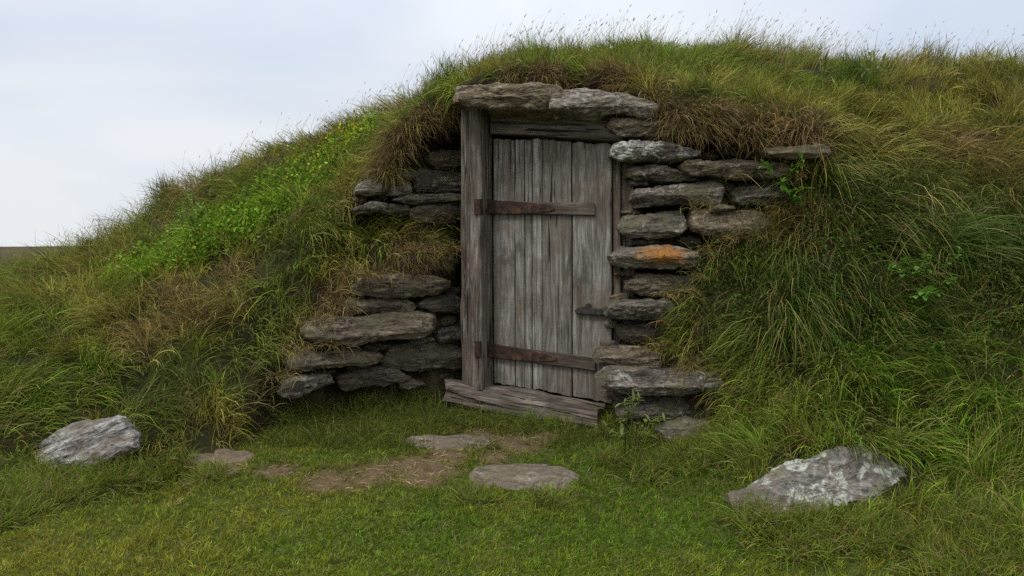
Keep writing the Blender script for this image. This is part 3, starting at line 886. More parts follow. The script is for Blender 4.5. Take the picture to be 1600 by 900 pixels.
def flat_stone(px, py, hw, hy, Y, mat, label, rot=0.0, proud=0.018):
    c = at(px, py, Y)
    gz = ground_z(c[0], c[1])
    seg = 96; _seed[0] += 1
    a = np.linspace(0, 2 * np.pi, seg, endpoint=False)
    rad = 1 + 0.13 * (fbm(np.c_[np.cos(a) * 1.3 + _seed[0], np.sin(a) * 1.3, a * 0], 3) - 0.5) * 2
    e = 0.72
    bx = np.sign(np.cos(a)) * np.abs(np.cos(a)) ** e * hw * rad
    by = np.sign(np.sin(a)) * np.abs(np.sin(a)) ** e * hy * rad
    ox = bx * math.cos(rot) - by * math.sin(rot); oy = bx * math.sin(rot) + by * math.cos(rot)
    V = [(0, 0, 0.0)]
    prof = [(t, 0.0 - 0.02 * max(0, t - 0.85) / 0.15) for t in np.linspace(0.07, 1, 16)] + [(1.02, -0.05), (0.98, -0.12)]
    for t, z in prof:
        V += [(x * t, y * t, z) for x, y in zip(ox, oy)]
    V = np.array(V)
    sy = (ground_z(c[0], c[1] + hy) - ground_z(c[0], c[1] - hy)) / (2 * hy); sx = (ground_z(c[0] + hw, c[1]) - ground_z(c[0] - hw, c[1])) / (2 * hw)
    V[:, 2] += V[:, 1] * sy + V[:, 0] * sx
    V[:, 2] += (fbm(np.c_[V[:, 0] * 6, V[:, 1] * 9 + _seed[0], V[:, 2] * 0], 4) - 0.5) * 0.035 + (fbm(np.c_[V[:, 0] * 18, V[:, 1] * 40, V[:, 2] * 0 + _seed[0]], 3) - 0.5) * 0.014
    F_ = [(0, 1 + i, 1 + (i + 1) % seg) for i in range(seg)]
    for k in range(len(prof) - 1):
        for i in range(seg):
            j = (i + 1) % seg; a0 = 1 + k * seg; b0 = a0 + seg
            F_.append((a0 + i, b0 + i, b0 + j, a0 + j))
    me = mesh_from('stepping_stone', V, F_)
    o = link('stepping_stone', me, mat=mat)
    o.location = (c[0], c[1], gz + proud)
    tag(o, label, 'stepping stone')
    return o
STEPS = [(814, 746, 0.315, 0.175, 4.12, M_PATH, 'flat grey stepping stone nearest the lawn, right of the trodden soil', 0.0),
         (697, 694, 0.30, 0.12, 4.58, M_PATH, 'flat brownish stepping stone just below the wooden threshold', -0.05),
         (345, 724, 0.20, 0.085, 4.30, M_PATHB, 'earthy reddish stepping stone at the left end of the trodden path', 0.12)]
step_objs = [flat_stone(*s[:7], rot=s[7], proud=(0.022 if s[0] < 400 else 0.016)) for s in STEPS]

# ------------------------------------------------------------------ door and frame
def beam(name, A, B, mat, parent=None, nseg=60, per=10, rough=0.003, crack=0.006, ragged=(0.0, 0.0), edge=0.006, seed=None, warp=0.0):
    """timber between cross-section corner loops A and B (world points); grain runs A to B along local Z"""
    _seed[0] += 1
    sd = _seed[0] * 3.77
    A = np.array(A, float); B = np.array(B, float)
    def loop(C):
        out = []
        n = len(C)
        for i in range(n):
            p, q = C[i], C[(i + 1) % n]
            L = np.linalg.norm(q - p)
            e = min(0.25, edge / max(L, 1e-6))
            ts = np.r_[e, np.linspace(e, 1 - e, per)[1:-1], 1 - e]
            out += [p + (q - p) * t for t in ts]
        return np.array(out)
    LA, LB = loop(A), loop(B)
    m = len(LA)
    ca, cb = A.mean(0), B.mean(0)
    zax = (cb - ca); Ltot = np.linalg.norm(zax); zax = zax / Ltot
    xax = (A[1] - A[0]); xax = xax - zax * (xax @ zax); xax /= np.linalg.norm(xax)
    yax = np.cross(zax, xax)
    Rm = np.stack([xax, yax, zax], 1)
    per_s = np.r_[0, np.cumsum(np.linalg.norm(np.diff(LA, axis=0), axis=1))]
    V = []
    for k in range(nseg + 1):
        t = k / nseg
        R = LA + (LB - LA) * t
        V.append(R)
    V = np.array(V)                       # nseg+1, m, 3
    cen = (ca + (cb - ca) * np.linspace(0, 1, nseg + 1)[:, None])
    rad = V - cen[:, None]
    out = rad / np.linalg.norm(rad, axis=-1, keepdims=True)
    # outward direction per loop vertex from the loop itself
    tang = np.roll(LA, -1, 0) - np.roll(LA, 1, 0)
    nout = np.cross(tang, zax); nout /= np.linalg.norm(nout, axis=1, keepdims=True)
    if (nout * (LA - ca)).sum() < 0: nout = -nout
    zz = np.linspace(0, Ltot, nseg + 1)[:, None]
    S = np.broadcast_to(per_s[None], (nseg + 1, m)); Zg = np.broadcast_to(zz, (nseg + 1, m))
    g = fbm(np.stack([S * 55 + sd, Zg * 2.2, S * 0 + sd], -1), 3) - 0.5
    lump = fbm(np.stack([S * 9 + sd, Zg * 3.5, S * 0 + 4], -1), 2) - 0.5
    cr = fbm(np.stack([S * 30 + sd * 2, Zg * 1.1, S * 0 + 9], -1), 2)
    crk = sstep(0.28, 0.22, cr)
    disp = g * rough * 2.4 + lump * rough * 3.5 - crk * crack
    V = V + nout[None] * disp[..., None]
    if warp:
        V = V + xax * (warp * np.sin(np.linspace(0, 3.1, nseg + 1)) )[:, None, None]
    for end, amt, sgn in ((0, ragged[0], 1), (nseg, ragged[1], -1)):
        if amt > 0:
            rg = fbm(np.stack([LA @ xax * 28 + sd, LA @ yax * 8, LA[:, 0] * 0 + end], -1), 3) - 0.35
            for k in range(6):
                kk = k if end == 0 else nseg - k
                V[kk] = V[kk] + zax * sgn * (rg * amt * 2 * (1 - k / 6))[:, None]
    Lc = (V.reshape(-1, 3) - ca) @ Rm
    F_ = []
    for k in range(nseg):
        for i in range(m):
            j = (i + 1) % m
            F_.append((k * m + i, k * m + j, (k + 1) * m + j, (k + 1) * m + i))
    e0 = Lc[:m].mean(0); e1 = Lc[nseg * m:].mean(0)
    verts = np.r_[Lc, [e0], [e1]]
    for i in range(m):
        j = (i + 1) % m
        F_.append((len(Lc), j, i)); F_.append((len(Lc) + 1, nseg * m + i, nseg * m + j))
    me = mesh_from(name, verts, F_)
    # orient outward
    nn = np.empty(len(verts) * 3, np.float32); me.vertices.foreach_get('normal', nn); nn = nn.reshape(-1, 3)
    chk = (nn[m * 3:m * (nseg - 3)] * (np.tile((nout @ Rm), (nseg - 6, 1)))).sum()
    if chk < 0: me.flip_normals()
    o = link(name, me, mat=mat)
    M = Matrix(((Rm[0, 0], Rm[0, 1], Rm[0, 2], ca[0]), (Rm[1, 0], Rm[1, 1], Rm[1, 2], ca[1]), (Rm[2, 0], Rm[2, 1], Rm[2, 2], ca[2]), (0, 0, 0, 1)))
    if parent is not None:
        o.parent = parent
        o.matrix_local = Matrix.Translation(-parent.location) @ M
    else:
        o.matrix_world = M
    return o

# door plane: right edge a little nearer than the left
P0 = np.array([(770 - CX) / FPX * 5.30, 5.30]); P1 = np.array([(955 - CX) / FPX * 5.06, 5.06])
DU = (P1 - P0) / np.linalg.norm(P1 - P0)
DN = np.array([DU[1], -DU[0]])          # towards the viewer
if DN[1] > 0: DN = -DN
DN3 = np.array([DN[0], DN[1], 0.0])
def door_pt(px, py, off=0.0):
    r = np.array([(px - CX) / FPX, 1.0])
    o_ = P0 + DN * off
    # solve t*r = o_ + s*DU
    t = (o_[0] * DU[1] - o_[1] * DU[0]) / (r[0] * DU[1] - r[1] * DU[0])
    return at(px, py, t)

door = empty('wooden_door', door_pt(860, 602), 'weathered grey plank door with two rusty strap hinges', 'door')
def quad_bar(name, tl, tr, br, bl, off, th, mat, parent, along='v', **kw):
    c = [door_pt(*p, off) for p in (tl, tr, br, bl)]
    bk = [p - DN3 * th for p in c]
    if along == 'v':
        return beam(name, [c[0], c[1], bk[1], bk[0]], [c[3], c[2], bk[2], bk[3]], mat, parent, **kw)
    return beam(name, [c[0], c[3], bk[3], bk[0]], [c[1], c[2], bk[2], bk[1]], mat, parent, **kw)
PL = [(770.5, 803.5, 217, 217, 589, 594, 0.0), (804.3, 818.5, 216.5, 216, 594, 597, 0.003), (819.7, 830.2, 217, 217, 597, 599, -0.003), (831.4, 846.8, 217, 217, 599, 602, 0.002),
      (847.3, 892.3, 216, 220, 602, 611, -0.001), (893.8, 955.0, 221, 224, 611, 622, 0.001)]
PL = [(a, b, c, d, e + 9, f + 9, h) for a, b, c, d, e, f, h in PL]
for k, (x0, x1, t0, t1, b0, b1_, off) in enumerate(PL):
    quad_bar('plank', (x0, t0), (x1, t1), (x1 + 1, b1_), (x0 + 1, b0), off, 0.035, M_DOOR, door, nseg=110, per=12, rough=0.0018, crack=0.006, ragged=(0.018, 0.012))

# ledges behind the iron and the iron itself
def strap(y_l0, y_l1, y_r0, y_r1, xr, tip, slope):
    bt = quad_bar('batten', (771, y_l0), (xr, y_r0), (xr, y_r1), (771, y_l1), 0.026, 0.028, M_BATTEN, door, along='u', nseg=50, per=8, rough=0.0025, crack=0.004, ragged=(0.0, 0.01))
    # tapering iron tongue laid over the ledge
    yc = lambda x: ((y_l0 + y_l1) / 2 + ((y_r0 + y_r1) - (y_l0 + y_l1)) / 2 * (x - 771) / (xr - 771))
    pts = [(758, 10.5), (775, 10.5), (800, 10), (830, 8.5), (855, 5.5), (tip, 1.5)]
    up = [(x, yc(x) - h) for x, h in pts]; lo = [(x, yc(x) + h) for x, h in pts][::-1]
    outl = up + lo
    fr = np.array([door_pt(x, y, 0.036) for x, y in outl]); bk = fr - DN3 * 0.008
    c = fr.mean(0); n = len(fr)
    V = np.r_[fr, bk] - c
    F_ = [tuple(range(n)), tuple(range(2 * n - 1, n - 1, -1))] + [(i, n + i, n + (i + 1) % n, (i + 1) % n) for i in range(n)]
    me = mesh_from('hinge_strap', V, F_)
    hs = link('hinge_strap', me, door, M_RUST); hs.location = Vector(c) - door.location
    bv = hs.modifiers.new('bevel', 'BEVEL'); bv.width = 0.003; bv.segments = 2
    # knuckle on the post
    kc = door_pt(760, yc(758), 0.05)
    vv, ff = [], []
    r, h, s = 0.014, 0.052, 14
    for z in (-h, -h * 0.92, -0.018, -0.014, 0.014, 0.018, h * 0.92, h):
        rr = r * (0.75 if abs(abs(z) - h) < 1e-6 or abs(z) == 0.018 else 1.0)
        for q in range(s):
            vv.append((rr * math.cos(2 * math.pi * q / s), rr * math.sin(2 * math.pi * q / s), z))
    for k in range(7):
        for q in range(s):
            ff.append((k * s + q, k * s + (q + 1) % s, (k + 1) * s + (q + 1) % s, (k + 1) * s + q))
    ff.append(tuple(range(s - 1, -1, -1))); ff.append(tuple(range(7 * s, 8 * s)))
    kn = link('hinge_knuckle', mesh_from('hinge_knuckle', vv, ff, True), door, M_RUST)
    kn.location = Vector(kc) - door.location
    # iron plate wrapping the inner corner of the post
    ym = yc(752)
    lp = [(741, 5.155, -9), (750.3, 5.122, -9), (766, 5.285, -9)]
    fr_ = [at(px_, ym + dy_, Y_ - 0.004) for px_, Y_, _ in lp for dy_ in (-12, 12)]
    bk_ = [p + np.array([-0.004 if q > 3 else 0.0, 0.012, 0.0]) for q, p in enumerate(fr_)]
    cc_ = np.mean(fr_, 0)
    hp = link('hinge_plate', mesh_from('hinge_plate', np.array(fr_ + bk_) - cc_, [(0, 2, 3, 1), (2, 4, 5, 3), (6, 7, 9, 8), (8, 9, 11, 10), (0, 6, 8, 2), (2, 8, 10, 4), (1, 3, 9, 7), (3, 5, 11, 9), (0, 1, 7, 6), (4, 10, 11, 5)]), door, M_RUST)
    hp.location = Vector(cc_) - door.location
    for x in (785, 815, 845):
        p = door_pt(x, yc(x), 0.038)
        nv_ = [(0, 0, 0.004)] + [(0.006 * math.cos(a), 0.006 * math.sin(a), 0.0) for a in np.linspace(0, 2 * math.pi, 9)[:-1]] + [(0.006 * math.cos(a), 0.006 * math.sin(a), -0.004) for a in np.linspace(0, 2 * math.pi, 9)[:-1]]
        nf = [(0, 1 + q, 1 + (q + 1) % 8) for q in range(8)] + [(1 + q, 9 + q, 9 + (q + 1) % 8, 1 + (q + 1) % 8) for q in range(8)]
        nl = link('nail_head', mesh_from('nail_head', nv_, nf, True), hs, M_RUST)
        nl.location = Vector(p) - Vector(c)
        nl.rotation_euler = Vector(DN3).to_track_quat('Z', 'Y').to_euler()
    return bt
strap(313, 334, 318, 337, 930.5, 866, 0)
strap(538, 558, 560, 580, 929, 870, 0)

# latch
lt = [(897, 485), (905, 480), (914, 479), (917, 474), (921, 474), (922, 481), (948, 484), (950, 492), (935, 493), (905, 490), (899, 489)]
fr = np.array([door_pt(x, y, 0.034) for x, y in lt]); bk = fr - DN3 * 0.03; c = fr.mean(0); n = len(fr)
me = mesh_from('latch', np.r_[fr, bk] - c, [tuple(range(n)), tuple(range(2 * n - 1, n - 1, -1))] + [(i, n + i, n + (i + 1) % n, (i + 1) % n) for i in range(n)])
la = link('latch', me, door, M_IRON); la.location = Vector(c) - door.location
bv = la.modifiers.new('bevel', 'BEVEL'); bv.width = 0.004; bv.segments = 2

frame = empty('door_frame', door_pt(745, 592), 'heavy weathered timber frame round the plank door', 'door frame')
def post(name, plan, y_top, y_bot, mat, **kw):
    A = [at(px, yt, Y) for (px, Y), yt in zip(plan, y_top)]
    Bm = [at(px, yb, Y) for (px, Y), yb in zip(plan, y_bot)]
    for q, (a, b_) in enumerate(zip(A, Bm)):
        b_[0] += (0.006 if q < 2 else 0.004)
    return beam(name, A, Bm, mat, frame, **kw)
# hinge post: front face and the inner side face turned to the right
def vert(px, Y, py): return at(px, py, Y)
zt = at(735, 170, 5.2)[2]; zb = at(740, 596, 5.2)[2] - 0.05
def pcol(px, Y, z): p = at(px, 425, Y); p[2] = z; return p
plan = [(719.5, 5.24), (750.5, 5.13), (769.8, 5.33), (735, 5.45)]
beam('post', [pcol(a, b, zt + 0.004 * i) for i, (a, b) in enumerate(plan)], [pcol(a + (1.5 if i < 2 else 0.5), b, zb) for i, (a, b) in enumerate(plan)], M_POST, frame, nseg=120, per=14, rough=0.006, crack=0.028, ragged=(0.012, 0.0), edge=0.012)
# latch-side jambs, two old boards side by side
for (xa, xb, ya, yb_, tp, bt_) in ((956.5, 969, 5.09, 5.07, 222, 640), (970, 990, 5.10, 5.06, 226, 640)):
    za = at(xa, tp, 5.08)[2]; z0 = at(xa, bt_, 5.08)[2]
    pl = [(xa, ya), (xb, yb_), (xb + 1, yb_ + 0.07), (xa, ya + 0.07)]
    beam('jamb_board', [pcol(a, b, za) for a, b in pl], [pcol(a + 1, b, z0) for a, b in pl], M_JAMB, frame, nseg=90, per=10, rough=0.003, crack=0.008, ragged=(0.01, 0))
# head beam
hd = [(766, 171), (972, 179), (972, 220), (766, 207.5)]
c4 = [door_pt(px, py, 0.055) for px, py in hd]
bk4 = [p - DN3 * 0.13 for p in c4]
beam('head_beam', [c4[0], c4[3], bk4[3], bk4[0]], [c4[1], c4[2], bk4[2], bk4[1]], M_POST, frame, nseg=80, per=12, rough=0.004, crack=0.008, edge=0.008)

# threshold log in front of the door
def sill():
    TLb, TRb = at(696, 588, 5.42), at(948, 626, 5.02)      # back top edge
    TLf, TRf = at(692, 597, 5.24), at(938, 641, 4.82)      # front top edge
    dz = np.array([0, -0.012, -0.155])
    A = [TLf, TLb, TLb + dz, TLf + dz]
    Bm = [TRf, TRb, TRb + dz, TRf + dz]
    o = beam('threshold_beam', A, Bm, M_SILL, None, nseg=90, per=14, rough=0.013, crack=0.022, ragged=(0.03, 0.03), edge=0.034)
    tag(o, 'squared brown timber beam lying as a threshold before the door', 'beam')
sill()

# ------------------------------------------------------------------ grass and plants
QC = TV[TQ].mean(1)
_e1 = TV[TQ[:, 2]] - TV[TQ[:, 0]]; _e2 = TV[TQ[:, 3]] - TV[TQ[:, 1]]
QN = NRM[TQ].mean(1); QN /= np.maximum(np.linalg.norm(QN, axis=1, keepdims=True), 1e-9)
QA = 0.5 * np.linalg.norm(np.cross(_e1, _e2), axis=1)
QD = np.linalg.norm(QC - np.array([0, 0, EYE]), axis=1)
QP = np.c_[CX + FPX * QC[:, 0] / QC[:, 1], HY - FPX * (QC[:, 2] - EYE) / QC[:, 1]]
in_view = sstep(-420, -60, QP[:, 0]) * sstep(2020, 1660, QP[:, 0]) * sstep(1150, 960, QP[:, 1])
facing = ((np.array([0, 0, EYE + 0.35]) - QC) * QN).sum(1) / QD
W_BASE = QA / QD ** 1.6 * (0.06 + 0.94 * in_view) * (0.05 + 0.95 * sstep(-0.25, 0.02, facing))
HL = QC[:, 2] - lawn(QC[:, 0], QC[:, 1])
LAWN = sstep(0.20, 0.07, HL) * sstep(0.80, 0.92, QN[:, 2])
wq = wall_y(QC[:, 0])
NOTCH = sstep(-1.48, -1.36, QC[:, 0]) * sstep(1.95, 1.7, QC[:, 0])
BARE = NOTCH * sstep(0.45, 0.25, QN[:, 2]) * sstep(-0.16, -0.08, QC[:, 1] - wq)
UNDER = sstep(0.05, -0.1, QN[:, 2])
PASSAGE = ((QC[:, 0] > -0.9) & (QC[:, 0] < 0.75) & (QC[:, 1] > 5.05)).astype(float)
# keep-out ellipses: stepping stones, boulders, threshold
KEEP = []
for s_ in STEPS:
    c_ = at(s_[0], s_[1], s_[4]); KEEP.append((c_[0], c_[1], s_[2] * 0.92, s_[3] * 0.9))
KEEP += [(1.50, 3.60, 0.40, 0.11), (-2.32, 4.18, 0.22, 0.10)]
def keep_out(P):
    m = np.ones(len(P))
    for x, y, a, b in KEEP:
        m *= (((P[:, 0] - x) / a) ** 2 + ((P[:, 1] - y) / b) ** 2 > 1)
    m *= ~((P[:, 0] > 0.55) & (P[:, 0] < 1.22) & (P[:, 1] > 4.42) & (P[:, 1] < 4.95) & (P[:, 2] < 0.47) & (P[:, 2] > 0.12))
    # threshold beam and door
    u = (P[:, 0] - (-0.47)) / 1.05
    yy_ = 5.30 - 0.42 * u
    m *= ~((u > -0.02) & (u < 1.0) & (P[:, 1] > yy_ - 0.11) & (P[:, 1] < yy_ + 0.6) & (P[:, 2] < 1.5))
    return m > 0
SOILQ = blob(QC, PATH_SOIL) + 0.55 * (noise2(QC[:, 0], QC[:, 1], 8.0, 22) - 0.5)

def pick(n, w, seed):
    r = np.random.default_rng(seed)
    w = np.maximum(w, 0); cdf = np.cumsum(w); cdf /= cdf[-1]
    q = np.searchsorted(cdf, r.random(n))
    q = np.minimum(q, len(w) - 1)
    u, v = r.random((n, 1)), r.random((n, 1))
    c = TV[TQ[q]]
    P = (c[:, 0] * (1 - u) + c[:, 1] * u) * (1 - v) + (c[:, 3] * (1 - u) + c[:, 2] * u) * v
    k = keep_out(P)
    return P[k], QN[q[k]], q[k], r

def unit(v):
    return v / np.maximum(np.linalg.norm(v, axis=-1, keepdims=True), 1e-9)

def blade_mesh(name, P, d0, length, width, pull, segs, c0, c1, r, curl=0.35, parent=None, mat=None, label=None, taper=1.0, kind='stuff', head=None):
    n = len(P)
    pts = [P]; d = unit(d0)
    step = (length / segs)[:, None]
    cv = unit(r.normal(size=(n, 3)))
    for k in range(segs):
        pts.append(pts[-1] + d * step)
        cv = unit(cv + 0.8 * r.normal(size=(n, 3)))
        d = unit(d + pull * (0.6 + 0.9 * k / segs) / segs * 2.2 + cv * curl * 1.6 / segs)
    pts = np.stack(pts, 1)                                   # n, segs+1, 3
    tang = unit(np.diff(pts, axis=1))
    side = unit(np.cross(tang[:, 0], unit(r.normal(size=(n, 3)))))
    V = np.empty((n, 2 * segs + 1, 3), np.float32); C = np.empty((n, 2 * segs + 1, 3), np.float32)
    for k in range(segs):
        t = k / segs
        w = width * (0.75 + 0.25 * min(1, 3 * t)) * (1 - t ** 1.6 * 0.85 * taper)
        s = side - tang[:, k] * (side * tang[:, k]).sum(1, keepdims=True)
        s = unit(s) * (w * 0.5)[:, None]
        V[:, 2 * k] = pts[:, k] - s; V[:, 2 * k + 1] = pts[:, k] + s
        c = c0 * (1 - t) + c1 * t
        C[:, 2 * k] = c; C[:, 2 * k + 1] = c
    V[:, 2 * segs] = pts[:, segs]; C[:, 2 * segs] = c1
    m = 2 * segs + 1
    b = (np.arange(n) * m)[:, None]
    fl_, sz = [], []
    loc = []
    for k in range(segs - 1):
        loc += [2 * k, 2 * k + 1, 2 * k + 3, 2 * k + 2]; sz.append(4)
    loc += [2 * segs - 2, 2 * segs - 1, 2 * segs]; sz.append(3)
    loops = (b + np.array(loc)[None]).ravel()
    sizes = np.tile(np.array(sz), n)
    me = mesh_fast(name, V.reshape(-1, 3), loops, sizes)
    set_colour(me, 'tint', C.reshape(-1, 3))
    o = link(name, me, mat=mat or M_GRASS)
    tag(o, label, kind=kind)
    return o, pts

def lerp(a, b, t):
    return a + (b - a) * (t[:, None] if getattr(t, 'ndim', 0) == 1 else t)

C_OLIVE = np.array([0.225, 0.200, 0.045]); C_GREEN = np.array([0.105, 0.165, 0.022]); C_BRIGHT = np.array([0.155, 0.255, 0.022])
C_STRAW = np.array([0.40, 0.32, 0.15]); C_TAN = np.array([0.27, 0.175, 0.075]); C_BROWN = np.array([0.125, 0.078, 0.040]); C_DARK = np.array([0.046, 0.076, 0.017])
C_LAWN = np.array([0.125, 0.172, 0.022]); C_YEL = np.array([0.235, 0.222, 0.034])
Z_BRIGHT = [(330, 368, .42), (400, 340, .42), (460, 300, .34), (270, 405, .36), (520, 265, .26), (560, 220, .24), (220, 425, .28)]
Z_BROWN = [(1060, 180, .16), (1120, 195, .18), (1190, 215, .18), (1260, 232, .16), (960, 132, .16), (860, 124, .14), (640, 225, .14), (610, 245, .14), (680, 195, .12), (640, 400, .14), (560, 455, .12), (1130, 390, .14), (1190, 370, .14)]
Z_TAN = [(300, 505, .26), (230, 535, .22), (265, 470, .22), (370, 440, .22), (1500, 240, .3), (1560, 285, .30), (1130, 215, .22), (1230, 220, .22), (640, 400, .2), (560, 470, .16), (1250, 365, .2), (540, 330, .12), (300, 300, .2), (470, 560, .15)]
Z_OLIVE = [(1450, 190, .7), (1560, 160, .7), (150, 450, .5), (500, 230, .5), (640, 230, .3), (620, 330, .3), (1000, 200, .3), (1250, 170, .4), (940, 110, .3)]
Z_GREEN = [(1330, 115, .22), (1290, 130, .18), (1000, 78, .45), (860, 88, .35), (700, 130, .3), (650, 150, .25), (1450, 620, .5), (1350, 600, .35), (100, 600, .4), (60, 520, .35), (600, 620, .4), (1540, 480, .35), (1380, 640, .3)]
Z_DARK = [(1300, 480, .55), (1200, 480, .42), (1400, 380, .48), (1330, 330, .36), (1480, 520, .42), (1560, 400, .4), (1130, 470, .2), (1400, 560, .3), (420, 620, .3), (250, 610, .25), (600, 600, .25), (180, 740, .3), (60, 780, .25), (450, 400, .14)]  # spots tinted dark; on the right bank that is shade put into colour
Z_LYEL = [(60, 880, .55), (250, 860, .45), (420, 800, .35), (1480, 880, .4), (1380, 850, .25), (780, 790, .18), (860, 790, .16), (300, 745, .2), (500, 760, .25)]
Z_LGREEN = [(650, 850, .45), (900, 850, .5), (560, 830, .3), (1100, 820, .35), (450, 850, .2)]

def grass_colour(P, r, base, straw=0.12):
    n = len(P)
    nz = noise2(P[:, 0], P[:, 1] + P[:, 2], 2.6, 41); nz2 = noise2(P[:, 0] + P[:, 2], P[:, 1], 6.5, 42)
    col = np.tile(base, (n, 1)).astype(float)
    col = lerp(col, C_OLIVE, sstep(0.45, 0.65, nz)); col = lerp(col, C_GREEN, sstep(0.52, 0.68, nz2) * 0.7)
    return col
def zone_tint(P, col):
    for z, c, k in ((Z_OLIVE, C_OLIVE, .7), (Z_GREEN, C_GREEN * 1.15, .75), (Z_DARK, C_DARK, .8), (Z_TAN, C_TAN * 1.1, .62), (Z_BROWN, C_BROWN * 1.15, .85), (Z_BRIGHT, C_BRIGHT, .85)):
        m = blob(P, z); m = sstep(0.2, 0.8, m + 0.6 * (noise2(P[:, 0], P[:, 1] + P[:, 2], 7.0, 43) - 0.5))
        col = lerp(col, c, m * k)
    return col
def vary(col, r, s=0.28):
    n = len(col)
    fresh = sstep(0.72, 1.0, col[:, 1] / np.maximum(col[:, 0], 1e-6))[:, None]
    return np.clip(col * (1 + fresh * np.array([0.05, 0.15, -0.12])) * (1 + s * r.normal(size=(n, 1))) * (1 + 0.07 * r.normal(size=(n, 3))), 0.006, 0.6)

def downhill(Nn):
    g = np.array([0, 0, -1.0])
    return unit(g - Nn * (Nn @ g)[:, None])

def tufts(n, per, w, seed, rad):
    """root points gathered in clumps; returns points, normals, quad index, clump index"""
    P0, N0, q0, r = pick(n, w, seed)
    k = r.poisson(per - 1, len(P0)) + 1
    ci = np.repeat(np.arange(len(P0)), k)
    m = len(ci)
    t = unit(np.cross(N0, r.normal(size=N0.shape)))
    b = np.cross(N0, t)
    a = r.random(m) * 6.283; rr = rad * np.sqrt(r.random(m)) * (0.5 + r.random(len(P0)))[ci]
    P = P0[ci] + t[ci] * (rr * np.cos(a))[:, None] + b[ci] * (rr * np.sin(a))[:, None]
    out = unit(t[ci] * np.cos(a)[:, None] + b[ci] * np.sin(a)[:, None]) * (rr / rad)[:, None]
    kk = keep_out(P)
    return P[kk], N0[ci[kk]], q0[ci[kk]], ci[kk], out[kk], len(P0), r

# --- cut lawn
wL = W_BASE * LAWN * (1 - 0.90 * sstep(0.42, 0.70, SOILQ)) * (1 - PASSAGE)
P, Nn, q, ci, out, nt, r = tufts(36000, 6, wL, 1, 0.016)
n = len(P)
tl = noise2(P[:, 0], P[:, 1], 5.0, 50)
col = np.tile(C_LAWN, (n, 1))
col = lerp(col, C_YEL, sstep(0.42, 0.65, noise2(P[:, 0], P[:, 1], 2.2, 51)) * 0.7)
col = lerp(col, C_YEL, np.minimum(1, blob(P, Z_LYEL) * 1.1))
col = lerp(col, C_BRIGHT * 0.7, blob(P, Z_LGREEN) * 0.7)
near_soil = sstep(0.15, 0.6, blob(P, PATH_SOIL)); col = lerp(col, C_TAN * 0.9, near_soil * 0.5)
col = col * np.exp(0.32 * r.normal(size=(nt, 1)))[ci]
dry = r.random(n) < 0.10
col[dry] = C_STRAW * 0.7
col = vary(col, r, 0.15)
ln = (0.016 + 0.022 * r.random(n) ** 1.5 + 0.018 * sstep(0.5, 0.75, tl)) * (1 + 0.9 * (HL[q] > 0.08))
d0 = Nn * 0.75 + r.normal(size=P.shape) * 0.35 + (r.normal(size=(nt, 3)) * 0.45)[ci] + out * 0.3 + np.array([0.12, -0.1, 0])
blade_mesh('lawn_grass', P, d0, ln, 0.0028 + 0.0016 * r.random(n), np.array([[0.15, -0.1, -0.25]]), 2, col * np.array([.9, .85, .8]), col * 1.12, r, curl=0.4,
           label='short mown green and yellowish lawn in the foreground')

# --- long grass over banks
wB = W_BASE * (1 - LAWN) * (1 - BARE) * (1 - UNDER) * (1 - 0.8 * sstep(0.45, 0.7, SOILQ))
cl = noise2(QC[:, 0], QC[:, 1] + QC[:, 2], 7.5, 61)
wB = wB * (0.45 + 1.1 * sstep(0.35, 0.62, cl))
P, Nn, q, ci, out, nt, r = tufts(14300, 9, wB, 2, 0.035)
n = len(P)
hl = HL[q]
roof = sstep(1.75, 2.2, P[:, 2]) * sstep(0.45, 0.75, Nn[:, 2])
tus = noise2(P[:, 0], P[:, 1] + P[:, 2] * 0.7, 5.5, 62)
col = zone_tint(P, grass_colour(P, r, np.array([0.125, 0.157, 0.028])))
rbc = sstep(1.0, 1.5, P[:, 0]) * sstep(2.0, 1.5, P[:, 2])
col = lerp(col, C_DARK * 1.1, 0.5 * rbc * sstep(0.4, 0.8, P[:, 2]))  # shade of the steep, tangled right bank put into the blade colour
lowr = sstep(0.9, 1.3, P[:, 0]) * sstep(0.75, 0.45, P[:, 2])
col = lerp(col, C_GREEN * 1.1, 0.55 * lowr)
col = col * np.exp(0.40 * r.normal(size=(nt, 1)))[ci]
tt = r.random(nt)[ci]
col = lerp(col, C_STRAW * 0.8, (tt < 0.10) * 0.6); col = lerp(col, C_BROWN, (tt > 0.92) * 0.6)
u = r.random(n)
pale = u < 0.10; col[pale] = lerp(col[pale], C_STRAW, 0.6)
col = vary(col, r, 0.18)
ln = (0.07 + 0.12 * r.random(n) + 0.16 * sstep(0.45, 0.7, tus)) * np.maximum(0.42, sstep(0.02, 0.35, hl + 0.12)) * (0.7 + 0.6 * r.random(nt))[ci]
rb_ = sstep(1.0, 1.6, P[:, 0]) * sstep(2.1, 1.5, P[:, 2])
ln = ln * (1 - 0.30 * roof) * (1 + 0.6 * rb_) * (1 - 0.38 * lowr)
dh = downhill(Nn)
steep = sstep(0.95, 0.6, Nn[:, 2])[:, None]
swirl = np.c_[noise2(P[:, 0], P[:, 2] + P[:, 1], 1.8, 63, 2) - 0.5, noise2(P[:, 0], P[:, 2] + P[:, 1], 1.8, 64, 2) - 0.5, np.zeros(n)] * 1.5
tl_ = (r.normal(size=(nt, 3)) * 0.30)[ci]
d0 = Nn * 0.50 + np.array([0, 0, 0.55]) + r.normal(size=P.shape) * 0.22 + swirl * 1.6 + dh * 0.25 * steep + tl_ + out * 0.45
pull = dh * (0.35 + 0.6 * steep) + np.array([0.08, 0, -0.30]) * (1 - 0.75 * roof[:, None]) + swirl * 0.9 + tl_ * 0.5
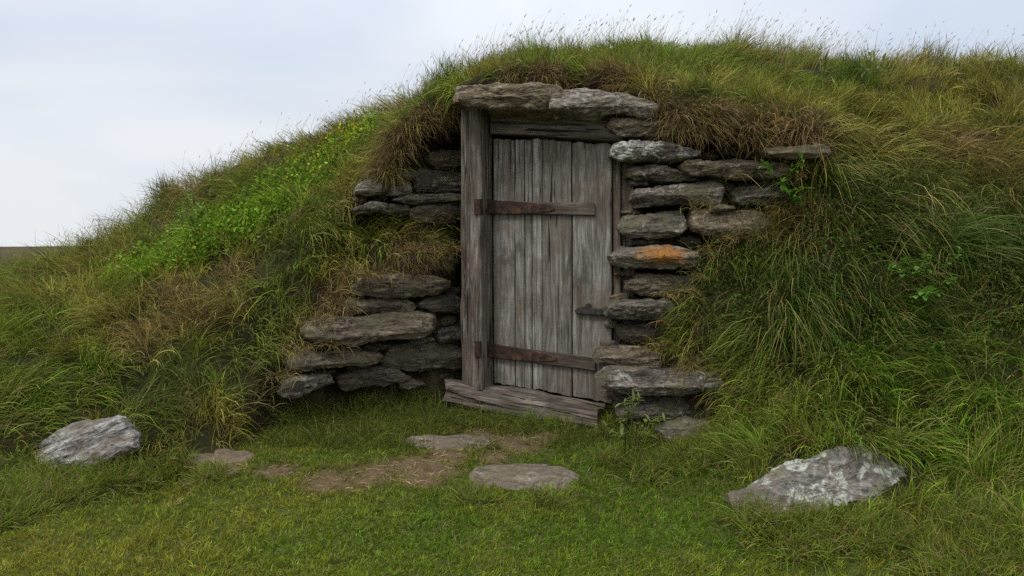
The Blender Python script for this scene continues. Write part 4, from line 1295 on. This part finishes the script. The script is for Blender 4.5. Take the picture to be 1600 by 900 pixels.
blade_mesh('bank_grass', P, d0, ln, 0.0030 + 0.0028 * r.random(n), pull, 5, col * np.array([.92, .85, .8]), col * np.array([1.2, 1.12, 1.05]), r, curl=0.42,
           label='long tangled olive and green grass over the mound and its banks')

# --- brown dry strands along the torn turf edges
FR = [(612, 238, .14), (640, 218, .14), (668, 200, .14), (702, 182, .12), (596, 262, .12), (640, 402, .14), (690, 396, .12), (716, 385, .10), (600, 432, .12), (560, 445, .12), (520, 485, .12), (540, 470, .1),
      (1060, 190, .12), (1120, 205, .14), (1180, 222, .14), (1250, 232, .12), (1022, 160, .1), (960, 135, .1), (860, 122, .12), (800, 122, .1), (1130, 382, .12), (1200, 365, .14), (1060, 452, .1), (1030, 540, .1), (1060, 578, .1), (1110, 600, .1), (460, 590, .1), (1260, 330, .12)]
fz = blob(QC, FR)
P, Nn, q, r = pick(20000, QA * sstep(0.25, 0.8, fz) * (1 - LAWN) * sstep(-0.6, -0.2, QN[:, 2]), 3)
n = len(P)
col = lerp(np.tile(C_BROWN * 0.9, (n, 1)), C_TAN * 0.9, r.random(n) ** 1.6); k = r.random(n) < 0.08; col[k] = C_STRAW * 0.85; k = r.random(n) < 0.12; col[k] = C_OLIVE
col = vary(col, r, 0.3)
ln = 0.06 + 0.16 * r.random(n) ** 1.4
d0 = Nn * 0.7 + r.normal(size=P.shape) * 0.5 + np.array([0, -0.35, 0.1])
blade_mesh('dry_grass_fringe', P, d0, ln, 0.0018 + 0.0018 * r.random(n), np.array([[0.0, -0.10, -0.75]]), 6, col, col * 1.15, r, curl=0.75, mat=M_DRY,
           label='brown dry grass and roots hanging from the torn turf edges')

# --- grass in the entrance, its shade put into the blade colour
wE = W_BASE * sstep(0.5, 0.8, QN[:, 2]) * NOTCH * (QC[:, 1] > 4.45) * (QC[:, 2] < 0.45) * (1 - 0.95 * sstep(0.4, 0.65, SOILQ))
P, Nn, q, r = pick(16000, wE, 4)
n = len(P)
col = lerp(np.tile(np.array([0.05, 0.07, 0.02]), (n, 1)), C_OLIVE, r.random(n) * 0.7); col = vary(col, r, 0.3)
ln = 0.05 + 0.10 * r.random(n)
d0 = Nn * 0.7 + r.normal(size=P.shape) * 0.55
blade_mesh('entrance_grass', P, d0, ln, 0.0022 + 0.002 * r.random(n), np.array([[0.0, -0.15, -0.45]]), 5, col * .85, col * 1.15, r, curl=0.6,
           label='rough dark grass growing before the threshold and the left wall')

# --- long stems with seed heads along the skyline
rs_ = np.random.default_rng(77)
sk = (QN[:, 2] > 0.4) & (QC[:, 1] > 5.6) & (QC[:, 1] < 7.3) & (QC[:, 2] > 1.0)
sk = sk & (np.abs(QC[:, 1] - 6.45) < 0.65)
P, Nn, q, r = pick(2400, QA * sk * (0.25 + 0.75 * sstep(0.4, 0.65, noise2(QC[:, 0], QC[:, 1], 1.8, 71))) * sstep(-4.5, -1.0, QC[:, 0] + 1.0), 5)
n = len(P)
col = vary(lerp(np.tile(C_TAN * 0.9, (n, 1)), C_STRAW * 0.8, r.random(n)), r, 0.2)
ln = 0.16 + 0.24 * r.random(n) ** 1.5
d0 = np.array([[0.22, 0, 1.0]]) + r.normal(size=P.shape) * 0.20
o, pts = blade_mesh('flowering_grass_stems', P, d0, ln, np.full(n, 0.0018), np.array([[0.22, 0, -0.08]]), 6, col, col, r, curl=0.12, taper=0.4, mat=M_DRY,
                    label='thin flowering grass stems standing along the skyline of the mound')
o.name = 'flowering_grass'
k = r.random(n) < 0.6
tip = pts[k, -1]; td = unit(pts[k, -1] - pts[k, -2]); hl_ = 0.018 + 0.028 * r.random(k.sum())
blade_mesh('seed_heads', tip - td * 0.004, td, hl_, 0.0045 + 0.003 * r.random(k.sum()), np.array([[0.1, 0, -0.1]]), 3, col[k] * 0.6, col[k] * 0.75, r, curl=0.1, mat=M_DRY,
           label='small dark seed heads on the grass stems above the mound')

# --- low leafy ground cover on the sunnier left slope
def leaf_cloud(name, P, Nn, r, per, size, col, label, spread=0.05, height=0.10):
    n = len(P)
    ci = np.repeat(np.arange(n), per)
    m = len(ci)
    base = P[ci] + Nn[ci] * (height * r.random((m, 1)) ** 0.7) + r.normal(size=(m, 3)) * spread + np.array([0, 0, 0.02])
    d = unit(Nn[ci] * 0.25 + r.normal(size=(m, 3)) * 0.7 + np.array([0, -0.1, 0.25]))
    s = unit(np.cross(d, Nn[ci] + 0.5 * r.normal(size=(m, 3))))
    nn_ = np.cross(s, d)
    L = (size * (0.6 + 0.8 * r.random(m)))[:, None]
    V = np.stack([base, base + d * L * 0.45 - s * L * 0.30 + nn_ * L * 0.10, base + d * L * 0.5, base + d * L * 0.45 + s * L * 0.30 + nn_ * L * 0.10, base + d * L], 1)
    f = np.array([0, 2, 1, 0, 3, 2, 1, 2, 4, 2, 3, 4])
    loops = ((np.arange(m) * 5)[:, None] + f[None]).ravel()
    me = mesh_fast(name, V.reshape(-1, 3), loops, np.full(m * 4, 3))
    c = vary(col[ci] * np.exp(0.2 * r.normal(size=(n, 1)))[ci], r, 0.2)
    set_colour(me, 'tint', np.repeat(c, 5, 0))
    o = link(name, me, mat=M_GRASS)
    tag(o, label, kind='stuff')
zb = blob(QC, Z_BRIGHT)
P, Nn, q, r = pick(1100, QA * sstep(0.35, 0.9, zb + 0.9 * (noise2(QC[:, 0], QC[:, 1], 8.0, 81) - 0.5)) * (QN[:, 2] > 0.2), 6)
lc = lerp(np.tile(C_BRIGHT * 0.85, (len(P), 1)), np.array([0.20, 0.24, 0.03]), (r.random(len(P)) < 0.25) * 1.0)
yf = blob(P, [(560, 215, .12), (530, 240, .12), (500, 262, .10)]) > 0.35
lc[yf & (r.random(len(P)) < 0.35)] = np.array([0.42, 0.40, 0.02])
leaf_cloud('leafy_ground_cover', P, Nn, r, 6, 0.030, lc, 'bright green leafy ground cover in a band across the left slope')
P, Nn, q, r = pick(900, W_BASE * sstep(0.15, 0.6, blob(QC, Z_DARK[:8])) * (1 - LAWN), 7)
leaf_cloud('creeping_foliage', P, Nn, r, 8, 0.016, np.tile(np.array([0.065, 0.105, 0.022]), (len(P), 1)), 'dark small-leaved foliage creeping through the grass of the right bank', height=0.14)

# --- single weeds
def leaf_mesh(name, L, wd):
    vs, fs = [], []
    prof = [(0, .04), (.2, .65), (.45, 1.0), (.7, .75), (.88, .4), (1, .02)]
    for t, w in prof:
        z = 0.18 * L * math.sin(t * 2.4)
        vs += [(-w * wd / 2, t * L, z + 0.12 * w * wd), (0, t * L, z), (w * wd / 2, t * L, z + 0.12 * w * wd)]
    for k in range(len(prof) - 1):
        a = 3 * k
        fs += [(a, a + 1, a + 4, a + 3), (a + 1, a + 2, a + 5, a + 4)]
    return mesh_from(name, vs, fs, True)
def tube(name, pts, rad, s=6):
    pts = np.array(pts); vs, fs = [], []
    for k, p in enumerate(pts):
        rr = rad * (1 - 0.6 * k / (len(pts) - 1))
        for a in range(s):
            vs.append((p[0] + rr * math.cos(6.283 * a / s), p[1] + rr * math.sin(6.283 * a / s), p[2]))
    for k in range(len(pts) - 1):
        for a in range(s):
            b = (a + 1) % s
            fs.append((k * s + a, k * s + b, (k + 1) * s + b, (k + 1) * s + a))
    return mesh_from(name, vs, fs, True)
M_WEED = plain_leaf_mat('weed_leaf', (0.085, 0.190, 0.022), (0.150, 0.290, 0.036))
M_WEED2 = plain_leaf_mat('pale_weed_leaf', (0.11, 0.15, 0.035), (0.20, 0.23, 0.06))
M_STEM = plain_leaf_mat('weed_stem', (0.09, 0.10, 0.03), (0.14, 0.14, 0.05))
M_PETAL = plain_leaf_mat('yellow_petal', (0.50, 0.40, 0.02), (0.62, 0.52, 0.04))
LEAF_A = leaf_mesh('broad_leaf', 0.042, 0.030); LEAF_B = leaf_mesh('narrow_leaf', 0.055, 0.014); PETAL = leaf_mesh('petal', 0.013, 0.010)
for m_, me_ in ((M_WEED, LEAF_A), (M_WEED2, LEAF_B), (M_PETAL, PETAL)):
    me_.materials.append(m_)
def weed(px, py, label, stems, height, leaf, per, seed, lean=(0, -0.5, 0.8), flower=0, scale=1.0):
    r = np.random.default_rng(seed)
    c = surf_at(px, py)
    e = empty('leafy_weed', Vector(c), label, 'weed')
    lift = NRM[np.argmin(((TV - c) ** 2).sum(1))] * 0.17 + np.array([0, -0.08, 0.02])
    for k in range(stems):
        a = r.normal(size=3) * 0.45 + np.array(lean); a /= np.linalg.norm(a)
        H = height * (0.65 + 0.6 * r.random())
        off = r.normal(size=3) * 0.025
        pts = [off + lift * min(1.0, 2.5 * t) + a * H * t + np.array([0, 0, -0.10 * H * t * t]) + r.normal(size=3) * 0.004 for t in np.linspace(0, 1, 6)]
        link('stem', tube('stem', pts, 0.0028), e, M_STEM)
        for j in range(per):
            t = 0.45 + 0.55 * (j + 1) / per
            p = off + lift + a * H * t + np.array([0, 0, -0.10 * H * t * t])
            o = link('leaf', leaf, e)
            o.location = Vector(p)
            dirv = unit(r.normal(size=3) * np.array([1, 0.7, 0.5]) + np.array([0, -0.35, 0.15]))
            qv = Vector(dirv).to_track_quat('Y', 'Z')
            o.rotation_euler = qv.to_euler()
            o.scale = [scale * (0.6 + 0.7 * r.random())] * 3
        if k < flower:
            p = pts[-1]
            for j in range(5):
                o = link('petal', PETAL, e)
                o.location = Vector(p)
                an = j * 1.2566
                o.rotation_euler = Vector((math.cos(an), -0.35, math.sin(an))).to_track_quat('Y', 'Z').to_euler()
weed(1232, 330, 'leafy green weed with a small yellow flower beside the upper stones of the right wall', 9, 0.24, LEAF_A, 11, 1, lean=(0.0, -0.8, 0.4), flower=2)
weed(1440, 480, 'bright green broad-leaved weed standing in the dark grass of the right bank', 9, 0.26, LEAF_A, 16, 2, lean=(0.05, -0.7, 0.5), scale=0.95)
weed(985, 712, 'low bright green weed at the foot of the right wall near the grey stepping stone', 10, 0.22, LEAF_B, 11, 3, lean=(-0.1, -0.6, 0.5), scale=1.1)
weed(1335, 165, 'pale green narrow-leaved weed on the mound top above the right wall', 5, 0.15, LEAF_B, 6, 4, lean=(0.0, -0.6, 0.8), scale=1.2)
weed(1565, 330, 'straggling green weed hanging on the steep bank at the right edge', 6, 0.28, LEAF_A, 11, 5, lean=(0.2, -0.8, 0.1))
weed(310, 392, 'green nettle-like weed in the bright band of the left slope', 7, 0.24, LEAF_A, 9, 6, lean=(0, -0.5, 0.8))

# --- tussocks that stand out from the rest
def tussock(px, py, nb, length, rad, col, flow, label, seed, up=0.8, width=0.0038):
    r = np.random.default_rng(seed)
    c = surf_at(px, py)
    k = np.argmin(((TV - c) ** 2).sum(1)); nn_ = NRM[k]
    P = c + r.normal(size=(nb, 3)) * rad - nn_ * (r.random((nb, 1)) * 0.03)
    cc = vary(np.tile(np.array(col), (nb, 1)), r, 0.25)
    ps = r.random(nb) < 0.12; cc[ps] = lerp(cc[ps], C_STRAW, 0.6)
    ln = length * (0.55 + 0.6 * r.random(nb))
    d0 = nn_ * 0.5 + np.array([0, 0, up]) + r.normal(size=(nb, 3)) * 0.30 + np.array(flow) * 0.4
    o, _ = blade_mesh('grass_tussock', P, d0, ln, width * (0.8 + 0.5 * r.random(nb)), np.array([flow]), 7, cc * 0.9, cc * 1.15, r, curl=0.25, kind='thing', label=label)
    tag(o, label, 'grass tussock')
tussock(1490, 400, 900, 0.42, 0.07, (0.085, 0.125, 0.028), (0.55, -0.25, -0.75), 'large tussock of long green blades arching down the right bank', 91)
tussock(1335, 120, 500, 0.20, 0.06, (0.088, 0.130, 0.030), (-0.15, -0.1, -0.25), 'dark green upright tussock on the mound top right of the doorway', 92)
tussock(262, 305, 600, 0.20, 0.06, (0.14, 0.11, 0.042), (0.05, -0.1, -0.12), 'brown upright tussock on the left skyline of the slope', 93)
tussock(1455, 95, 450, 0.16, 0.07, (0.13, 0.115, 0.04), (0.3, 0.0, -0.12), 'olive tussock breaking the skyline near the right edge', 94)
tussock(700, 135, 500, 0.15, 0.07, (0.105, 0.135, 0.035), (0.1, -0.1, -0.1), 'green upright tussock on the skyline above the left end of the stone slab', 95)

# --- straw litter and thin grass on the trodden soil
P, Nn, q, r = pick(700, QA * sstep(0.3, 0.6, SOILQ) * (QN[:, 2] > 0.6), 8)
n = len(P); col = vary(lerp(np.tile(C_TAN, (n, 1)), C_STRAW, r.random(n)), r, 0.3); k = r.random(n) < 0.35; col[k] = vary(np.tile(C_OLIVE, (k.sum(), 1)), r, 0.3)
d0 = r.normal(size=P.shape) * np.array([1, 0.6, 0.12]) + Nn * 0.22
blade_mesh('straw_litter', P + Nn * 0.006, d0, 0.02 + 0.05 * r.random(n), 0.002 + 0.0025 * r.random(n), np.array([[0, 0, -0.25]]), 3, col, col, r, curl=0.4, mat=M_DRY,
           label='short straw litter lying on the trodden soil before the door')
# --- rougher tufts against the threshold, the stones and the boulders
SP = [(1250, 840, .18), (1350, 835, .2), (1450, 840, .2), (1550, 850, .25), (1200, 820, .15), (40, 785, .2), (110, 768, .18), (0, 805, .22), (180, 752, .14), (240, 742, .13), (290, 735, .1), (1080, 720, .15), (1000, 740, .12), (950, 722, .1), (760, 640, .06), (820, 660, .06), (870, 670, .07), (1500, 890, .2), (930, 655, .10), (900, 668, .08), (960, 665, .10), (1010, 690, .10), (1100, 690, .10), (1180, 800, .09), (1300, 815, .10), (1420, 795, .10), (1240, 815, .09), (60, 745, .10), (140, 745, .10), (200, 700, .08), (700, 625, .08), (650, 615, .12), (560, 625, .14), (480, 640, .12), (440, 640, .10), (740, 780, .10), (860, 780, .10), (330, 740, .09), (640, 690, .06)]
P, Nn, q, ci, out, nt, r = tufts(3000, 9, QA * sstep(0.3, 0.8, blob(QC, SP)) * (QN[:, 2] > 0.3), 9, 0.02)
n = len(P); col = lerp(np.tile(C_GREEN, (n, 1)), C_OLIVE, r.random(nt)[ci]); col = vary(col * np.exp(0.2 * r.normal(size=(nt, 1)))[ci], r, 0.2); k = r.random(n) < 0.15; col[k] = C_STRAW * 0.7
d0 = Nn * 0.7 + (r.normal(size=(nt, 3)) * 0.4)[ci] + r.normal(size=(n, 3)) * 0.25 + out * 0.4
blade_mesh('edge_grass', P, d0, 0.06 + 0.09 * r.random(n), 0.003 + 0.002 * r.random(n), np.array([[0, -0.1, -0.4]]), 5, col * .9, col * 1.15, r, curl=0.45,
           label='rougher grass tufts along the foot of the stones and the threshold')


# --- grass and dead strands draped over the outer ends of the wall stones
DL = [(548, 425), (566, 430), (532, 456), (536, 482), (505, 496), (482, 508), (455, 550), (440, 592), (620, 396), (655, 393), (690, 392), (712, 392), (590, 428), (470, 545), (520, 540)]
DRt = [(1108, 398), (1098, 432), (1066, 468), (1050, 505), (1040, 545), (1075, 580), (1112, 586), (1132, 602), (1245, 278), (1215, 330), (1100, 326), (1150, 372), (1200, 368), (1060, 460), (1085, 575), (1020, 545), (1130, 628)]
roots, cid = [], []
r = np.random.default_rng(404)
for k, (px, py) in enumerate(DL + DRt):
    Yd = (yl_low(0.02)(px, py) if k < len(DL) else (4.80 - (px - 1000) * 0.00035 - (0.18 if py > 570 else 0)))
    c_ = at(px, py, Yd)
    nb = 85
    roots.append(c_ + r.normal(size=(nb, 3)) * np.array([0.045, 0.03, 0.014])); cid += [k] * nb
P = np.concatenate(roots); cid = np.array(cid); n = len(P)
col = lerp(np.tile(C_BROWN, (n, 1)), C_TAN, r.random(n)); k = r.random(n) < 0.40; col[k] = lerp(col[k], C_OLIVE, 0.8); k = r.random(n) < 0.10; col[k] = C_STRAW * 0.8
col = vary(col, r, 0.3)
sgn = np.where(cid < len(DL), 0.25, -0.2)
d0 = np.c_[sgn, np.full(n, -0.55), np.full(n, 0.5)] + r.normal(size=(n, 3)) * 0.45
blade_mesh('draped_grass', P, d0, 0.06 + 0.13 * r.random(n), 0.0022 + 0.002 * r.random(n), np.array([[0, -0.12, -0.75]]), 6, col, col * 1.12, r, curl=0.55, mat=M_DRY,
           label='brown and olive grass draped over the outer ends of the wall stones')
